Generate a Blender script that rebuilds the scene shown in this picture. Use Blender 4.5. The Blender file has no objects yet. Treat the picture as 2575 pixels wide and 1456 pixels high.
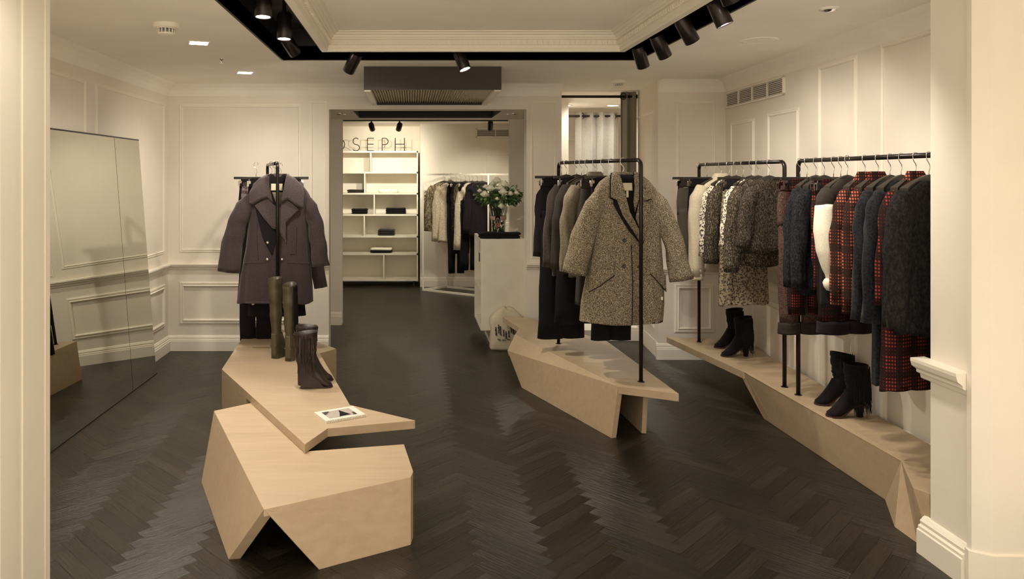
import bpy, math, random
from mathutils import Vector, Matrix
R = math.radians
random.seed(7)
scene = bpy.context.scene
col = scene.collection

# ------------------------------------------------------------------ camera
FPX, CX, CY, EH = 1880.0, 1035.0, 445.0, 1.6          # focal length in px, principal point, eye height
cam_d = bpy.data.cameras.new('camera')
cam = bpy.data.objects.new('camera', cam_d); col.objects.link(cam)
cam.location = (0, 0, EH); cam.rotation_euler = (R(90), 0, 0)
cam_d.sensor_width = 36; cam_d.lens = FPX/2575*36
cam_d.shift_x = (1287.5-CX)/2575; cam_d.shift_y = -(728-CY)/2575
cam_d.clip_start = 0.05; cam_d.clip_end = 100
scene.camera = cam

# ------------------------------------------------------------------ world, exposure
w = bpy.data.worlds.new('world'); scene.world = w; w.use_nodes = True
w.node_tree.nodes['Background'].inputs[0].default_value = (1.0, 0.90, 0.76, 1)
w.node_tree.nodes['Background'].inputs[1].default_value = 1.25
vs = scene.view_settings
vs.view_transform = 'Standard'; vs.look = 'None'; vs.gamma = 1; vs.use_curve_mapping = False
vs.exposure = 0.56
scene.cycles.use_denoising = True
scene.cycles.max_bounces = 12
scene.cycles.diffuse_bounces = 10
scene.cycles.sample_clamp_indirect = 8
WARM = (1.0, 0.91, 0.77)

def lamp(name, kind, loc, energy, color=WARM, aim=None, size=0.05, angle=60, blend=0.7, parent=None, size_y=None):
    d = bpy.data.lights.new(name, kind); d.energy = energy; d.color = color
    o = bpy.data.objects.new(name, d); col.objects.link(o)
    o.location = loc
    if kind == 'SPOT':
        d.spot_size = R(angle); d.spot_blend = blend; d.shadow_soft_size = size
    elif kind == 'AREA':
        d.size = size
        if size_y: d.shape = 'RECTANGLE'; d.size_y = size_y
    else: d.shadow_soft_size = size
    if aim is not None:
        o.rotation_euler = (Vector(aim)-Vector(loc)).to_track_quat('-Z', 'Y').to_euler()
    if parent: o.parent = parent
    return o

# the ceiling's own lamps (fittings are built further down; the added front room fill has none)
H = 2.45
DOWNLIGHTS = [(-1.35, 3.45, 0), (-1.346, 4.73, 0), (-1.355, 6.08, 0)]
for x, y, _ in DOWNLIGHTS:
    lamp('downlight_lamp', 'SPOT', (x, y, H-0.02), 40, aim=(x, y, 0), size=0.05, angle=150, blend=1.0)
for x, y in ((-1.6, 0.6), (0.1, 0.6), (1.8, 0.6), (-1.6, -1.0), (0.1, -1.0), (1.8, -1.0), (-1.0, 2.25), (1.5, 2.2)):
    lamp('front_room_fill', 'SPOT', (x, y, H-0.02), 68 if y < 2 else 14, color=(1, .93, .82), aim=(x, y, 0), size=0.06, angle=150, blend=1.0)  # unseen fill lamps added in the front room to brighten the shop
# (x, y, z of lens), aim point, watts, cone
SPOTS = [((-0.745, 3.75, 2.40), (-0.75, 3.55, 0), 42, 65, 1, 'first'), ((-0.742, 4.35, 2.40), (-0.75, 4.15, 0), 80, 75, 1, 'second'),
         ((-0.77, 4.98, 2.42), (0.9, 6.95, 0.85), 90, 55, 1, 'third'),  # dark head given an added beam to brighten the counter
         ((1.47, 3.43, 2.40), (2.45, 3.9, 1.2), 60, 95, 1, 'a'), ((1.56, 3.72, 2.355), (2.5, 3.5, 0.7), 70, 95, 1, 'b'),
         ((1.56, 4.15, 2.35), (2.6, 4.6, 1.3), 70, 95, 1, 'c'), ((1.555, 4.58, 2.335), (2.6, 5.2, 1.2), 65, 95, 1, 'd'),
         ((1.55, 5.00, 2.335), (2.5, 6.0, 0.9), 60, 90, 1, 'e'),
         ((-0.44, 5.20, 2.335), (-1.9, 6.9, 0.9), 62, 95, 1, 'f'), ((0.37, 5.16, 2.34), (1.15, 4.75, 0.8), 90, 80, 1, 'g')]

# ------------------------------------------------------------------ helpers
def at(px, py, Y): return Vector(((px-CX)*Y/FPX, Y, EH-(py-CY)*Y/FPX))
def on(px, py, z):
    Y = (EH-z)*FPX/(py-CY); return Vector(((px-CX)*Y/FPX, Y, z))

def tag(o, label=None, cat=None, group=None, kind=None):
    if label: o['label'] = label
    if cat: o['category'] = cat
    if group: o['group'] = group
    if kind: o['kind'] = kind
    return o
def empty(name, loc=(0, 0, 0), rz=0, label=None, cat=None, group=None):
    o = bpy.data.objects.new(name, None); col.objects.link(o)
    o.location = loc; o.rotation_euler = (0, 0, rz); o.empty_display_size = .05
    return tag(o, label, cat, group)

class MB:
    def __init__(s): s.v = []; s.f = []
    def add(s, vs_, fs_):
        b = len(s.v); s.v += [tuple(v) for v in vs_]; s.f += [tuple(b+i for i in f) for f in fs_]; return s
    def box(s, x0, x1, y0, y1, z0, z1):
        return s.add([(x0,y0,z0),(x1,y0,z0),(x1,y1,z0),(x0,y1,z0),(x0,y0,z1),(x1,y0,z1),(x1,y1,z1),(x0,y1,z1)],
                     [(0,3,2,1),(4,5,6,7),(0,1,5,4),(1,2,6,5),(2,3,7,6),(3,0,4,7)])
    def prism(s, pts, vec):
        n = len(pts); vec = Vector(vec)
        return s.add([Vector(p) for p in pts]+[Vector(p)+vec for p in pts],
                     [tuple(range(n)), tuple(range(2*n-1, n-1, -1))]+[(i, n+i, n+(i+1) % n, (i+1) % n) for i in range(n)])
    def foot(s, xy, z0, z1): return s.prism([(x, y, z0) for x, y in xy], (0, 0, z1-z0))
    def bar(s, a, b, wd, ht, up=(0, 0, 1)):
        a, b = Vector(a), Vector(b); d = (b-a).normalized(); up = Vector(up)
        sx = d.cross(up)
        if sx.length < 1e-4: sx = d.cross(Vector((1, 0, 0)))
        sx.normalize(); u = sx.cross(d).normalized(); sx *= wd/2; u *= ht/2
        return s.prism([a-sx-u, a+sx-u, a+sx+u, a-sx+u], b-a)
    def loft(s, rings, cap0=False, cap1=False):
        n = len(rings[0]); vs_ = [p for r in rings for p in r]; fs_ = []
        for k in range(len(rings)-1):
            for i in range(n):
                j = (i+1) % n
                fs_.append((k*n+i, k*n+j, (k+1)*n+j, (k+1)*n+i))
        if cap0: fs_.append(tuple(range(n-1, -1, -1)))
        if cap1: fs_.append(tuple((len(rings)-1)*n+i for i in range(n)))
        return s.add(vs_, fs_)
    def tube(s, pts, r, n=8, caps=True):
        pts = [Vector(p) for p in pts]; rr = r if isinstance(r, (list, tuple)) else [r]*len(pts)
        rings = []; prev = None
        for i, p in enumerate(pts):
            d = (pts[min(i+1, len(pts)-1)]-pts[max(i-1, 0)]).normalized()
            if prev is None:
                a = d.cross(Vector((0, 0, 1)))
                if a.length < 1e-3: a = d.cross(Vector((0, 1, 0)))
            else: a = prev-d*prev.dot(d)
            a.normalize(); prev = a; b = d.cross(a)
            rings.append([p+(a*math.cos(t)+b*math.sin(t))*rr[i] for t in [2*math.pi*k/n for k in range(n)]])
        return s.loft(rings, caps, caps)
    def lathe(s, prof, c=(0, 0, 0), n=24, caps=False):
        c = Vector(c)
        return s.loft([[c+Vector((r*math.cos(t), r*math.sin(t), z)) for t in [2*math.pi*k/n for k in range(n)]] for r, z in prof], caps, caps)
    def build(s, name, mat, parent=None, smooth=False, bevel=0, loc=None, sharp=None):
        me = bpy.data.meshes.new(name); me.from_pydata(s.v, [], s.f); me.update()
        bmfix(me)
        if smooth:
            me.polygons.foreach_set('use_smooth', [True]*len(me.polygons))
            if sharp: me.set_sharp_from_angle(angle=R(sharp))
        o = bpy.data.objects.new(name, me); col.objects.link(o)
        for m in (mat if isinstance(mat, (list, tuple)) else [mat]): me.materials.append(m)
        if parent: o.parent = parent
        if loc is not None: o.location = loc
        if bevel:
            b = o.modifiers.new('bevel', 'BEVEL'); b.width = bevel; b.segments = 2; b.limit_method = 'ANGLE'
        return o
import bmesh
def bmfix(me):
    bm = bmesh.new(); bm.from_mesh(me); bmesh.ops.recalc_face_normals(bm, faces=bm.faces); bm.to_mesh(me); bm.free()
def struct(name, mb, mat, **k): return tag(mb.build(name, mat, **k), kind='structure')

# ------------------------------------------------------------------ materials
def new_mat(name):
    m = bpy.data.materials.new(name); m.use_nodes = True
    nt = m.node_tree; return m, nt, nt.nodes['Principled BSDF']
def N(nt, typ, **k):
    n = nt.nodes.new(typ)
    for a, b in k.items():
        if a.startswith('i_'):
            key = a[2:]; key = int(key) if key.isdigit() else key
            n.inputs[key].default_value = b
        else: setattr(n, a, b)
    return n
def rgb(c): return (c[0], c[1], c[2], 1)
def coords(nt, scale=(1, 1, 1), rot=(0, 0, 0), which='Object'):
    tc = N(nt, 'ShaderNodeTexCoord'); mp = N(nt, 'ShaderNodeMapping')
    mp.inputs['Scale'].default_value = scale; mp.inputs['Rotation'].default_value = rot
    nt.links.new(tc.outputs[which], mp.inputs['Vector']); return mp.outputs[0]
def ramp(nt, fac, stops):
    r = N(nt, 'ShaderNodeValToRGB'); e = r.color_ramp.elements
    e[0].position, e[0].color = stops[0][0], rgb(stops[0][1]); e[1].position, e[1].color = stops[-1][0], rgb(stops[-1][1])
    for p, c in stops[1:-1]:
        x = e.new(p); x.color = rgb(c)
    nt.links.new(fac, r.inputs[0]); return r.outputs[0]
def bump(nt, b, h, strength=.3, dist=.01):
    n = N(nt, 'ShaderNodeBump'); n.inputs['Strength'].default_value = strength; n.inputs['Distance'].default_value = dist
    nt.links.new(h, n.inputs['Height']); nt.links.new(n.outputs[0], b.inputs['Normal'])
def plain(name, c, rough=.5, metal=0, var=0.06, scale=8, bmp=0, spec=.5):
    m, nt, b = new_mat(name)
    b.inputs['Roughness'].default_value = rough; b.inputs['Metallic'].default_value = metal
    b.inputs['Specular IOR Level'].default_value = spec
    no = N(nt, 'ShaderNodeTexNoise'); no.inputs['Scale'].default_value = scale; no.inputs['Detail'].default_value = 4
    nt.links.new(coords(nt), no.inputs['Vector'])
    lo = [x*(1-var) for x in c]; hi = [min(1, x*(1+var)) for x in c]
    nt.links.new(ramp(nt, no.outputs[0], [(.3, lo), (.7, hi)]), b.inputs['Base Color'])
    if bmp: bump(nt, b, no.outputs[0], bmp, .004)
    return m
def emit(name, c, s):
    m, nt, b = new_mat(name)
    b.inputs['Base Color'].default_value = rgb(c); b.inputs['Emission Color'].default_value = rgb(c); b.inputs['Emission Strength'].default_value = s
    return m
def wood(name, c1, c2, rough=.45, rot=(0, 0, 0)):
    m, nt, b = new_mat(name)
    v = coords(nt, (1.6, 14, 14), rot)
    no = N(nt, 'ShaderNodeTexNoise'); no.inputs['Scale'].default_value = 2.2; no.inputs['Detail'].default_value = 8; no.inputs['Distortion'].default_value = .4
    nt.links.new(v, no.inputs['Vector'])
    no2 = N(nt, 'ShaderNodeTexNoise'); no2.inputs['Scale'].default_value = 1.3
    nt.links.new(coords(nt, (1, 3, 3), rot), no2.inputs['Vector'])
    mx = N(nt, 'ShaderNodeMix', data_type='FLOAT'); mx.inputs[0].default_value = .4
    nt.links.new(no.outputs[0], mx.inputs[2]); nt.links.new(no2.outputs[0], mx.inputs[3])
    nt.links.new(ramp(nt, mx.outputs[0], [(.3, c1), (.5, [(a+d)/2 for a, d in zip(c1, c2)]), (.7, c2)]), b.inputs['Base Color'])
    b.inputs['Roughness'].default_value = rough; bump(nt, b, no.outputs[0], .08, .002)
    return m
def fabric(name, c, rough=.95, var=.25, weave=260, sheen=.15, fine=0):
    m, nt, b = new_mat(name)
    no = N(nt, 'ShaderNodeTexNoise'); no.inputs['Scale'].default_value = weave; no.inputs['Detail'].default_value = 2
    nt.links.new(coords(nt), no.inputs['Vector'])
    lo = [x*(1-var) for x in c]; hi = [min(1, x*(1+var)) for x in c]
    nt.links.new(ramp(nt, no.outputs[0], [(.35, lo), (.65, hi)]), b.inputs['Base Color'])
    b.inputs['Roughness'].default_value = rough; b.inputs['Sheen Weight'].default_value = sheen; b.inputs['Specular IOR Level'].default_value = .2
    bump(nt, b, no.outputs[0], .35, .002)
    return m
def tweed(name, dark, light, scale=150, thr=(.47, .58), mid=None):
    m, nt, b = new_mat(name)
    no = N(nt, 'ShaderNodeTexNoise'); no.inputs['Scale'].default_value = scale; no.inputs['Detail'].default_value = 3; no.inputs['Roughness'].default_value = .75
    nt.links.new(coords(nt, (1, 1, .55), (0, .5, 0)), no.inputs['Vector'])
    st = [(thr[0], dark), (thr[1], light)]
    if mid: st = [(thr[0], dark), ((thr[0]+thr[1])/2, mid), (thr[1], light)]
    nt.links.new(ramp(nt, no.outputs[0], st), b.inputs['Base Color'])
    b.inputs['Roughness'].default_value = 1; b.inputs['Specular IOR Level'].default_value = .1
    bump(nt, b, no.outputs[0], .6, .003)
    return m
def plaid(name, dark, red, freq=44, amount=.5):
    m, nt, b = new_mat(name)
    sp = N(nt, 'ShaderNodeSeparateXYZ'); nt.links.new(coords(nt), sp.inputs[0])
    def M(op, a, c=None):
        n = N(nt, 'ShaderNodeMath', operation=op)
        for i, x in enumerate((a, c)):
            if x is None: continue
            if isinstance(x, (int, float)): n.inputs[i].default_value = x
            else: nt.links.new(x, n.inputs[i])
        return n.outputs[0]
    u = M('MULTIPLY', M('SUBTRACT', sp.outputs[0], sp.outputs[1]), freq*6.283); v = M('MULTIPLY', sp.outputs[2], freq*6.283)
    su = M('ADD', M('MULTIPLY', M('SINE', u), .5), .5); sv = M('ADD', M('MULTIPLY', M('SINE', v), .5), .5)
    bu = M('GREATER_THAN', M('SINE', M('MULTIPLY', u, .17)), -.3); bv = M('GREATER_THAN', M('SINE', M('MULTIPLY', v, .15)), -.55)
    f = M('MULTIPLY', M('MULTIPLY', su, sv), M('MULTIPLY', M('ADD', M('MULTIPLY', bu, .7), .3), M('ADD', M('MULTIPLY', bv, .7), .3)))
    nt.links.new(ramp(nt, f, [(.12, dark), (amount, red)]), b.inputs['Base Color'])
    b.inputs['Roughness'].default_value = .95; b.inputs['Specular IOR Level'].default_value = .15
    return m
def leopard(name, ground, spot, scale=38, mid=(.3, .2, .12)):
    m, nt, b = new_mat(name)
    vo = N(nt, 'ShaderNodeTexVoronoi'); vo.inputs['Scale'].default_value = scale
    no = N(nt, 'ShaderNodeTexNoise'); no.inputs['Scale'].default_value = 60
    cv = coords(nt); nt.links.new(cv, no.inputs['Vector'])
    ad = N(nt, 'ShaderNodeMixRGB', blend_type='ADD'); ad.inputs[0].default_value = .03
    nt.links.new(cv, ad.inputs[1]); nt.links.new(no.outputs['Color'], ad.inputs[2]); nt.links.new(ad.outputs[0], vo.inputs['Vector'])
    nt.links.new(ramp(nt, vo.outputs['Distance'], [(.18, mid), (.27, spot), (.42, spot), (.50, ground)]), b.inputs['Base Color'])
    b.inputs['Roughness'].default_value = .8
    return m

WALLC = (.78, .72, .63)
m_wall = plain('wall_paint', WALLC, .75, var=.03, scale=3, spec=.25)
m_ceil = plain('ceiling_paint', (.90, .855, .775), .85, var=.03, scale=3, spec=.2)
m_trim = plain('trim_paint', (.84, .785, .69), .5, var=.02, scale=4, spec=.3)
m_white = plain('white_lacquer', (.78, .74, .64), .4, var=.02)
m_grey = plain('counter_paint', (.70, .65, .54), .5, var=.06, scale=5)
m_black = plain('black_paint', (.012, .010, .010), .6, var=.2)
m_steel = plain('black_steel', (.035, .028, .028), .28, metal=.7, var=.15)
m_rod = plain('dark_rod', (.03, .018, .018), .35, metal=.4)
m_chrome = plain('chrome', (.85, .8, .78), .12, metal=1, var=.02)
m_hang = plain('hanger_lacquer', (.035, .028, .022), .4, var=.2)
m_oak = wood('oak_veneer', (.43, .32, .205), (.52, .40, .27))
m_oak2 = wood('oak_veneer_side', (.42, .31, .20), (.51, .39, .265), rot=(0, 0, R(35)))
m_dkwood = wood('wenge_veneer', (.026, .015, .012), (.042, .026, .020), rough=.5)
m_mirror, _nt, _b = new_mat('mirror_glass'); _b.inputs['Metallic'].default_value = 1; _b.inputs['Roughness'].default_value = .01
_b.inputs['Base Color'].default_value = (.66, .66, .585, 1)
m_glass, _nt, _b = new_mat('clear_glass'); _b.inputs['Transmission Weight'].default_value = 1; _b.inputs['Roughness'].default_value = .02; _b.inputs['IOR'].default_value = 1.3
m_pink, _nt, _b = new_mat('rose_wine'); _b.inputs['Transmission Weight'].default_value = .7; _b.inputs['Base Color'].default_value = (.9, .35, .25, 1); _b.inputs['Roughness'].default_value = .05
m_lens = emit('lit_lens', (1, .90, .84), 30)
m_lensoff = plain('unlit_lens', (.05, .05, .05), .2)
m_label = plain('label_cloth', (.72, .64, .46), .8)

# floor: grain runs along each block, so the two block directions catch the light differently
def floor_mat(name, ang):
    m, nt, b = new_mat(name)
    ge = N(nt, 'ShaderNodeNewGeometry')
    rot = N(nt, 'ShaderNodeMapping'); rot.inputs['Rotation'].default_value = (0, 0, ang)
    tc = N(nt, 'ShaderNodeTexCoord'); nt.links.new(tc.outputs['Object'], rot.inputs['Vector'])
    sc_ = N(nt, 'ShaderNodeMapping'); sc_.inputs['Scale'].default_value = (3.2, 60, 1); nt.links.new(rot.outputs[0], sc_.inputs['Vector'])
    off = N(nt, 'ShaderNodeVectorMath', operation='ADD'); cb_ = N(nt, 'ShaderNodeCombineXYZ')
    mu = N(nt, 'ShaderNodeMath', operation='MULTIPLY'); mu.inputs[1].default_value = 37; nt.links.new(ge.outputs['Random Per Island'], mu.inputs[0]); nt.links.new(mu.outputs[0], cb_.inputs[0]); nt.links.new(mu.outputs[0], cb_.inputs[2])
    nt.links.new(sc_.outputs[0], off.inputs[0]); nt.links.new(cb_.outputs[0], off.inputs[1])
    no = N(nt, 'ShaderNodeTexNoise'); no.inputs['Scale'].default_value = 1.6; no.inputs['Detail'].default_value = 7; no.inputs['Roughness'].default_value = .65; no.inputs['Distortion'].default_value = .6
    nt.links.new(off.outputs[0], no.inputs['Vector'])
    mx = N(nt, 'ShaderNodeMath', operation='MULTIPLY_ADD'); mx.inputs[1].default_value = .40; nt.links.new(ge.outputs['Random Per Island'], mx.inputs[0])
    m2 = N(nt, 'ShaderNodeMath', operation='MULTIPLY'); m2.inputs[1].default_value = .60; nt.links.new(no.outputs[0], m2.inputs[0]); nt.links.new(m2.outputs[0], mx.inputs[2])
    nt.links.new(ramp(nt, mx.outputs[0], [(.20, (.010, .0078, .0052)), (.5, (.017, .0138, .0092)), (.75, (.031, .0255, .0175))]), b.inputs['Base Color'])
    b.inputs['Roughness'].default_value = .30; b.inputs['Specular IOR Level'].default_value = .5
    bump(nt, b, no.outputs[0], 1.0, .004)
    return m
m_floor = floor_mat('dark_oak_block', -R(45)); m_floor2 = floor_mat('dark_oak_block_crosswise', R(45))

# ------------------------------------------------------------------ room shell
YW, YP = 6.9, 8.2                      # back wall, far side of the passage
OL, OR = -0.763, 1.06                  # passage opening
XL = -2.245
def wallx(y): return 2.63+.047*(y-3.77)  # right wall line

sub = MB().box(-3.5, 3.5, -2.4, 11.6, -.12, -.006)
struct('floor', sub, m_black)
# herringbone parquet: every block an island of one mesh
fidx = []; fl = MB(); L_, W_ = .42, .07; s2 = math.sqrt(.5)
x0f, x1f, y0f, y1f = -3.3, 3.3, 2.15, 11.4
def block(cx_, cy_, ang):
    g = .0005; c, s_ = math.cos(ang), math.sin(ang); tz = random.uniform(-.0002, .0002)
    p = []
    for a, q in ((-L_/2+g, -W_/2+g), (L_/2-g, -W_/2+g), (L_/2-g, W_/2-g), (-L_/2+g, W_/2-g)):
        p.append((cx_+a*c-q*s_, cy_+a*s_+q*c))
    tx, ty = random.uniform(-.0012, .0012), random.uniform(-.0012, .0012); fidx.append(0 if ang < 1.5 else 1)
    fl.add([(x, y, (x-cx_)*tx+(y-cy_)*ty+tz) for x, y in p], [(0, 1, 2, 3)])
k_ = int(L_/W_)
# herringbone lattice in rotated frame: horizontal block at (i*W + shift), vertical block beside it
for i in range(-55, 80):
    for j in range(-9, 10):
        # unit lattice: a=(W,W) steps, b=(2L... ) translation along (L,-L)
        ox = i*W_ + j*L_; oy = i*W_ - j*L_
        for (cx_, cy_, an) in ((ox+L_/2, oy+W_/2, 0), (ox+L_+W_/2, oy+W_-L_/2, math.pi/2)):
            # rotate the whole pattern by 45 degrees
            X = (cx_-cy_)*s2; Y = (cx_+cy_)*s2+5
            if x0f < X < x1f and y0f < Y < y1f: block(X, Y, an+math.pi/4)
floor_top = fl.build('floor', [m_floor, m_floor2]); floor_top.data.polygons.foreach_set('material_index', fidx); tag(floor_top, kind='structure')
struct('floor', MB().box(-3.2, 3.2, -2.2, 2.05, -.004, .004), plain('pale_bounce_floor', (.80, .78, .72), .6, var=.05, scale=2))  # unseen pale floor, added to bounce light up to the ceiling

# ceiling with the sunken track channel and the raised tray
TX0, TX1, TY0, TY1 = -.93, 1.64, 3.05, 5.42
IX0, IX1, IY0, IY1 = -.61, 1.45, 3.36, 5.09
ce = MB()
ce.box(-3.4, TX0, -2.3, 8.2, H, H+.1); ce.box(TX1, 3.4, -2.3, 9.95, H, H+.1)
ce.box(TX0, TX1, -2.3, TY0, H, H+.1); ce.box(TX0, TX1, TY1, 8.2, H, H+.1)
ce.box(1.0, TX1, 8.2, 9.95, H, H+.1)
struct('ceiling', ce, m_ceil)
struct('ceiling', MB().box(IX0+.05, IX1-.05, IY0+.05, IY1-.05, H+.125, H+.2), m_ceil)
ch = MB(); ch.box(TX0, TX1, TY0, TY1, H+.22, H+.26)
for a in ((TX0-.012, TX0, TY0, TY1), (TX1, TX1+.012, TY0, TY1), (TX0, TX1, TY0-.012, TY0), (TX0, TX1, TY1, TY1+.012)):
    ch.box(a[0], a[1], a[2], a[3], H-.004, H+.25)
for a in ((IX0-.012, IX0, IY0, IY1), (IX1, IX1+.012, IY0, IY1), (IX0, IX1, IY0-.012, IY0), (IX0, IX1, IY1, IY1+.012)):
    ch.box(a[0], a[1], a[2], a[3], H+.01, H+.25)
struct('trim_1', ch, m_black)
def ring(prof, x0, x1, y0, y1):
    """prof: list of (inset, z); mitred rectangular ring"""
    return [[(x0+i, y0+i, z), (x1-i, y0+i, z), (x1-i, y1-i, z), (x0+i, y1-i, z)] for i, z in prof]
co = MB()
co.loft(ring([(0, H+.2), (0, H), (.042, H-.002), (.046, H+.018), (.050, H+.020), (.052, H+.038), (.060, H+.040), (.062, H+.072),
              (.074, H+.076), (.078, H+.084), (.086, H+.088), (.090, H+.10), (.104, H+.105), (.108, H+.115), (.125, H+.118), (.128, H+.13)], IX0, IX1, IY0, IY1))
q = .06
x = IX0+q+.03
while x < IX1-q-.03:
    co.box(x, x+.022, IY1-q-.010, IY1-q+.004, H+.042, H+.068); co.box(x, x+.022, IY0+q-.004, IY0+q+.010, H+.042, H+.068); x += .036
y = IY0+q+.03
while y < IY1-q-.03:
    co.box(IX0+q-.004, IX0+q+.010, y, y+.022, H+.042, H+.068); co.box(IX1-q-.010, IX1-q+.004, y, y+.022, H+.042, H+.068); y += .036
struct('trim_2', co, m_trim)

struct('wall_left', MB().box(XL-.15, XL, 2.8, YW+.1, 0, H), m_wall)
wb = MB(); ZL_ = 2.224
struct('wall_back', MB().foot([(XL-.15, YW), (OL, YW), (OL, YW+.15), (-1.05, YW+.15), (-1.05, 8.1), (OL+.01, 8.1), (OL+.01, YP), (XL-.15, YP)], 0, H), m_wall)
struct('wall_back', MB().foot([(OR, YW), (1.384, YW), (1.384, YP), (OR+.005, YP), (OR+.005, 8.1), (1.30, 8.1), (1.30, YW+.15), (OR, YW+.15)], 0, H), m_wall)
wb.box(-1.05, OL, YW+.15, 8.1, ZL_, H-.001); wb.box(OR, 1.30, YW+.15, 8.1, ZL_, H-.001)
# lintel with the slot in its soffit
ZL = 2.224; sx0, sx1, sy0, sy1 = -.557, .852, 7.07, 7.93
wb.box(OL, OR, YW, sy0, ZL, H); wb.box(OL, OR, sy1, YP, ZL, H); wb.box(OL, sx0, sy0, sy1, ZL, H); wb.box(sx1, OR, sy0, sy1, ZL, H)
struct('wall_back', wb, m_wall)
struct('trim_3', MB().box(sx0, sx1, sy0, sy1, ZL+.10, ZL+.13).box(sx0, sx0+.01, sy0, sy1, ZL+.002, ZL+.12).box(sx1-.01, sx1, sy0, sy1, ZL+.002, ZL+.12)
       .box(sx0, sx1, sy0, sy0+.01, ZL+.002, ZL+.12).box(sx0, sx1, sy1-.01, sy1, ZL+.002, ZL+.12), m_black)
struct('trim_4', MB().box(OL, OR, YP, YP+.02, ZL-.012, ZL+.01), m_black)
# alcove with the fitting rooms
PX0, PY0 = 2.166, 6.57
wa = MB().foot([(PX0, PY0), (3.1, PY0), (3.1, 7.7), (2.27, 7.7)], 0, H)
struct('wall_pier', wa, m_wall)
wa = MB().box(1.384, 3.2, 9.8, 9.95, 0, H); wa.box(3.1, 3.2, 7.7, 9.8, 0, H); wa.box(1.384, 1.7, 8.1, YP, 0, H)
struct('wall_alcove', wa, m_wall)
struct('trim_5', MB().box(1.384, 2.30, 7.28, 9.8, 0, .11), m_white, bevel=.006)
wr = MB().foot([(wallx(PY0), PY0+.02), (wallx(3.1), 3.1), (wallx(3.1)+.3, 3.1), (wallx(PY0)+.3, PY0+.02)], 0, H)
struct('wall_right', wr, m_wall)
# near opening, right jamb and left jamb
struct('wall_near_right', MB().foot([(2.19, 3.155), (2.19, 2.93), (2.172, 2.925), (2.172, 2.90), (2.225, 2.862), (3.3, 2.862), (3.3, 3.155)], 0, H), m_trim)
lj = MB().foot([(-3.3, 2.45), (-1.354, 2.45), (-1.354, 2.8), (-3.3, 2.8)], 0, H)
for yy, wd, dp in ((2.50, .10, .020), (2.605, .016, .014), (2.775, .03, .008)):
    lj.box(-1.356, -1.354+dp*.3, yy-wd/2, yy+wd/2, 0, H)
struct('wall_near_left', lj, m_trim)
# front room behind the camera: side walls, shopfront piers; the shop window is open to the street light
struct('wall_front_room', MB().box(-3.4, -3.2, -2.3, 2.45, 0, H).box(3.2, 3.4, -2.3, 2.87, 0, H).box(-3.2, -2.6, -2.3, -2.2, 0, H).box(2.6, 3.2, -2.3, -2.2, 0, H)
       .box(-3.3, -2.2, 2.8, 2.9, 0, H), m_wall)
# back room
BY = 10.9
wk = MB().foot([(.125, BY), (1.62, BY), (1.62, BY+.1), (.2, BY+.1), (.2, BY+.5), (.125, BY+.5)], 0, 2.4).box(-1.5, .2, BY+.5, BY+.6, 0, 2.4)
wk.foot([(-2.3, BY), (-1.42, BY), (-1.42, BY+.5), (-1.5, BY+.5), (-1.5, BY+.1), (-2.3, BY+.1)], 0, 2.4); wk.box(-2.5, -2.3, YP, BY+.1, 0, 2.4); wk.box(1.62, 1.72, YP, BY+.1, 0, 2.4)
struct('wall_far', wk, m_wall)
struct('ceiling', MB().box(-2.5, 1.72, YP, BY+.55, 2.37, 2.42), m_ceil)

# ---- mouldings on walls
def frame_on(mb, O, U, Nn, u0, u1, z0, z1, wd=.030, dp=.007):
    O, U, Nn = Vector(O), Vector(U).normalized(), Vector(Nn).normalized(); Z = Vector((0, 0, 1))
    def P(u, z, d): return O+U*u+Z*z+Nn*d
    prof = [(0, -.002), (0, dp*.6), (wd*.25, dp), (wd*.40, dp*.45), (wd*.62, dp*.45), (wd*.75, dp*1.5), (wd*.92, dp), (wd, -.002)]
    mb.loft([[P(u0+i, z0+i, d), P(u1-i, z0+i, d), P(u1-i, z1-i, d), P(u0+i, z1-i, d)] for i, d in prof])
def run(mb, a, b, Nn, prof, ext=0):
    """sweep a profile [(depth,z)] along a..b"""
    a, b, Nn = Vector(a), Vector(b), Vector(Nn).normalized(); d = (b-a).normalized(); a = a-d*ext; b = b+d*ext
    mb.prism([a+Nn*p+Vector((0, 0, z)) for p, z in prof], b-a)
BASE = [(-.004, 0), (.030, 0), (.030, .090), (.024, .094), (.024, .104), (.016, .110), (.018, .120), (.008, .136), (-.004, .142)]
RAIL = [(-.004, .742), (.010, .748), (.014, .762), (.030, .772), (.034, .786), (.044, .790), (.044, .802), (-.004, .806)]
COVE = [(-.004, H+.004), (.11, H+.004), (.085, H-.012), (.055, H-.030), (.030, H-.055), (.012, H-.085), (-.004, H-.11)]
def n2(a, b):
    d = (Vector(b)-Vector(a)).normalized(); return Vector((-d.y, d.x, 0))
runs_base, runs_rail, cov = MB(), MB(), MB()
def wallrun(a, b, base=1, rail=1, cove=1, ext=0):
    nn = n2(a, b)
    if base: run(runs_base, a, b, nn, BASE, ext)
    if rail: run(runs_rail, a, b, nn, RAIL, ext)
    if cove: run(cov, a, b, nn, COVE)
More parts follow.
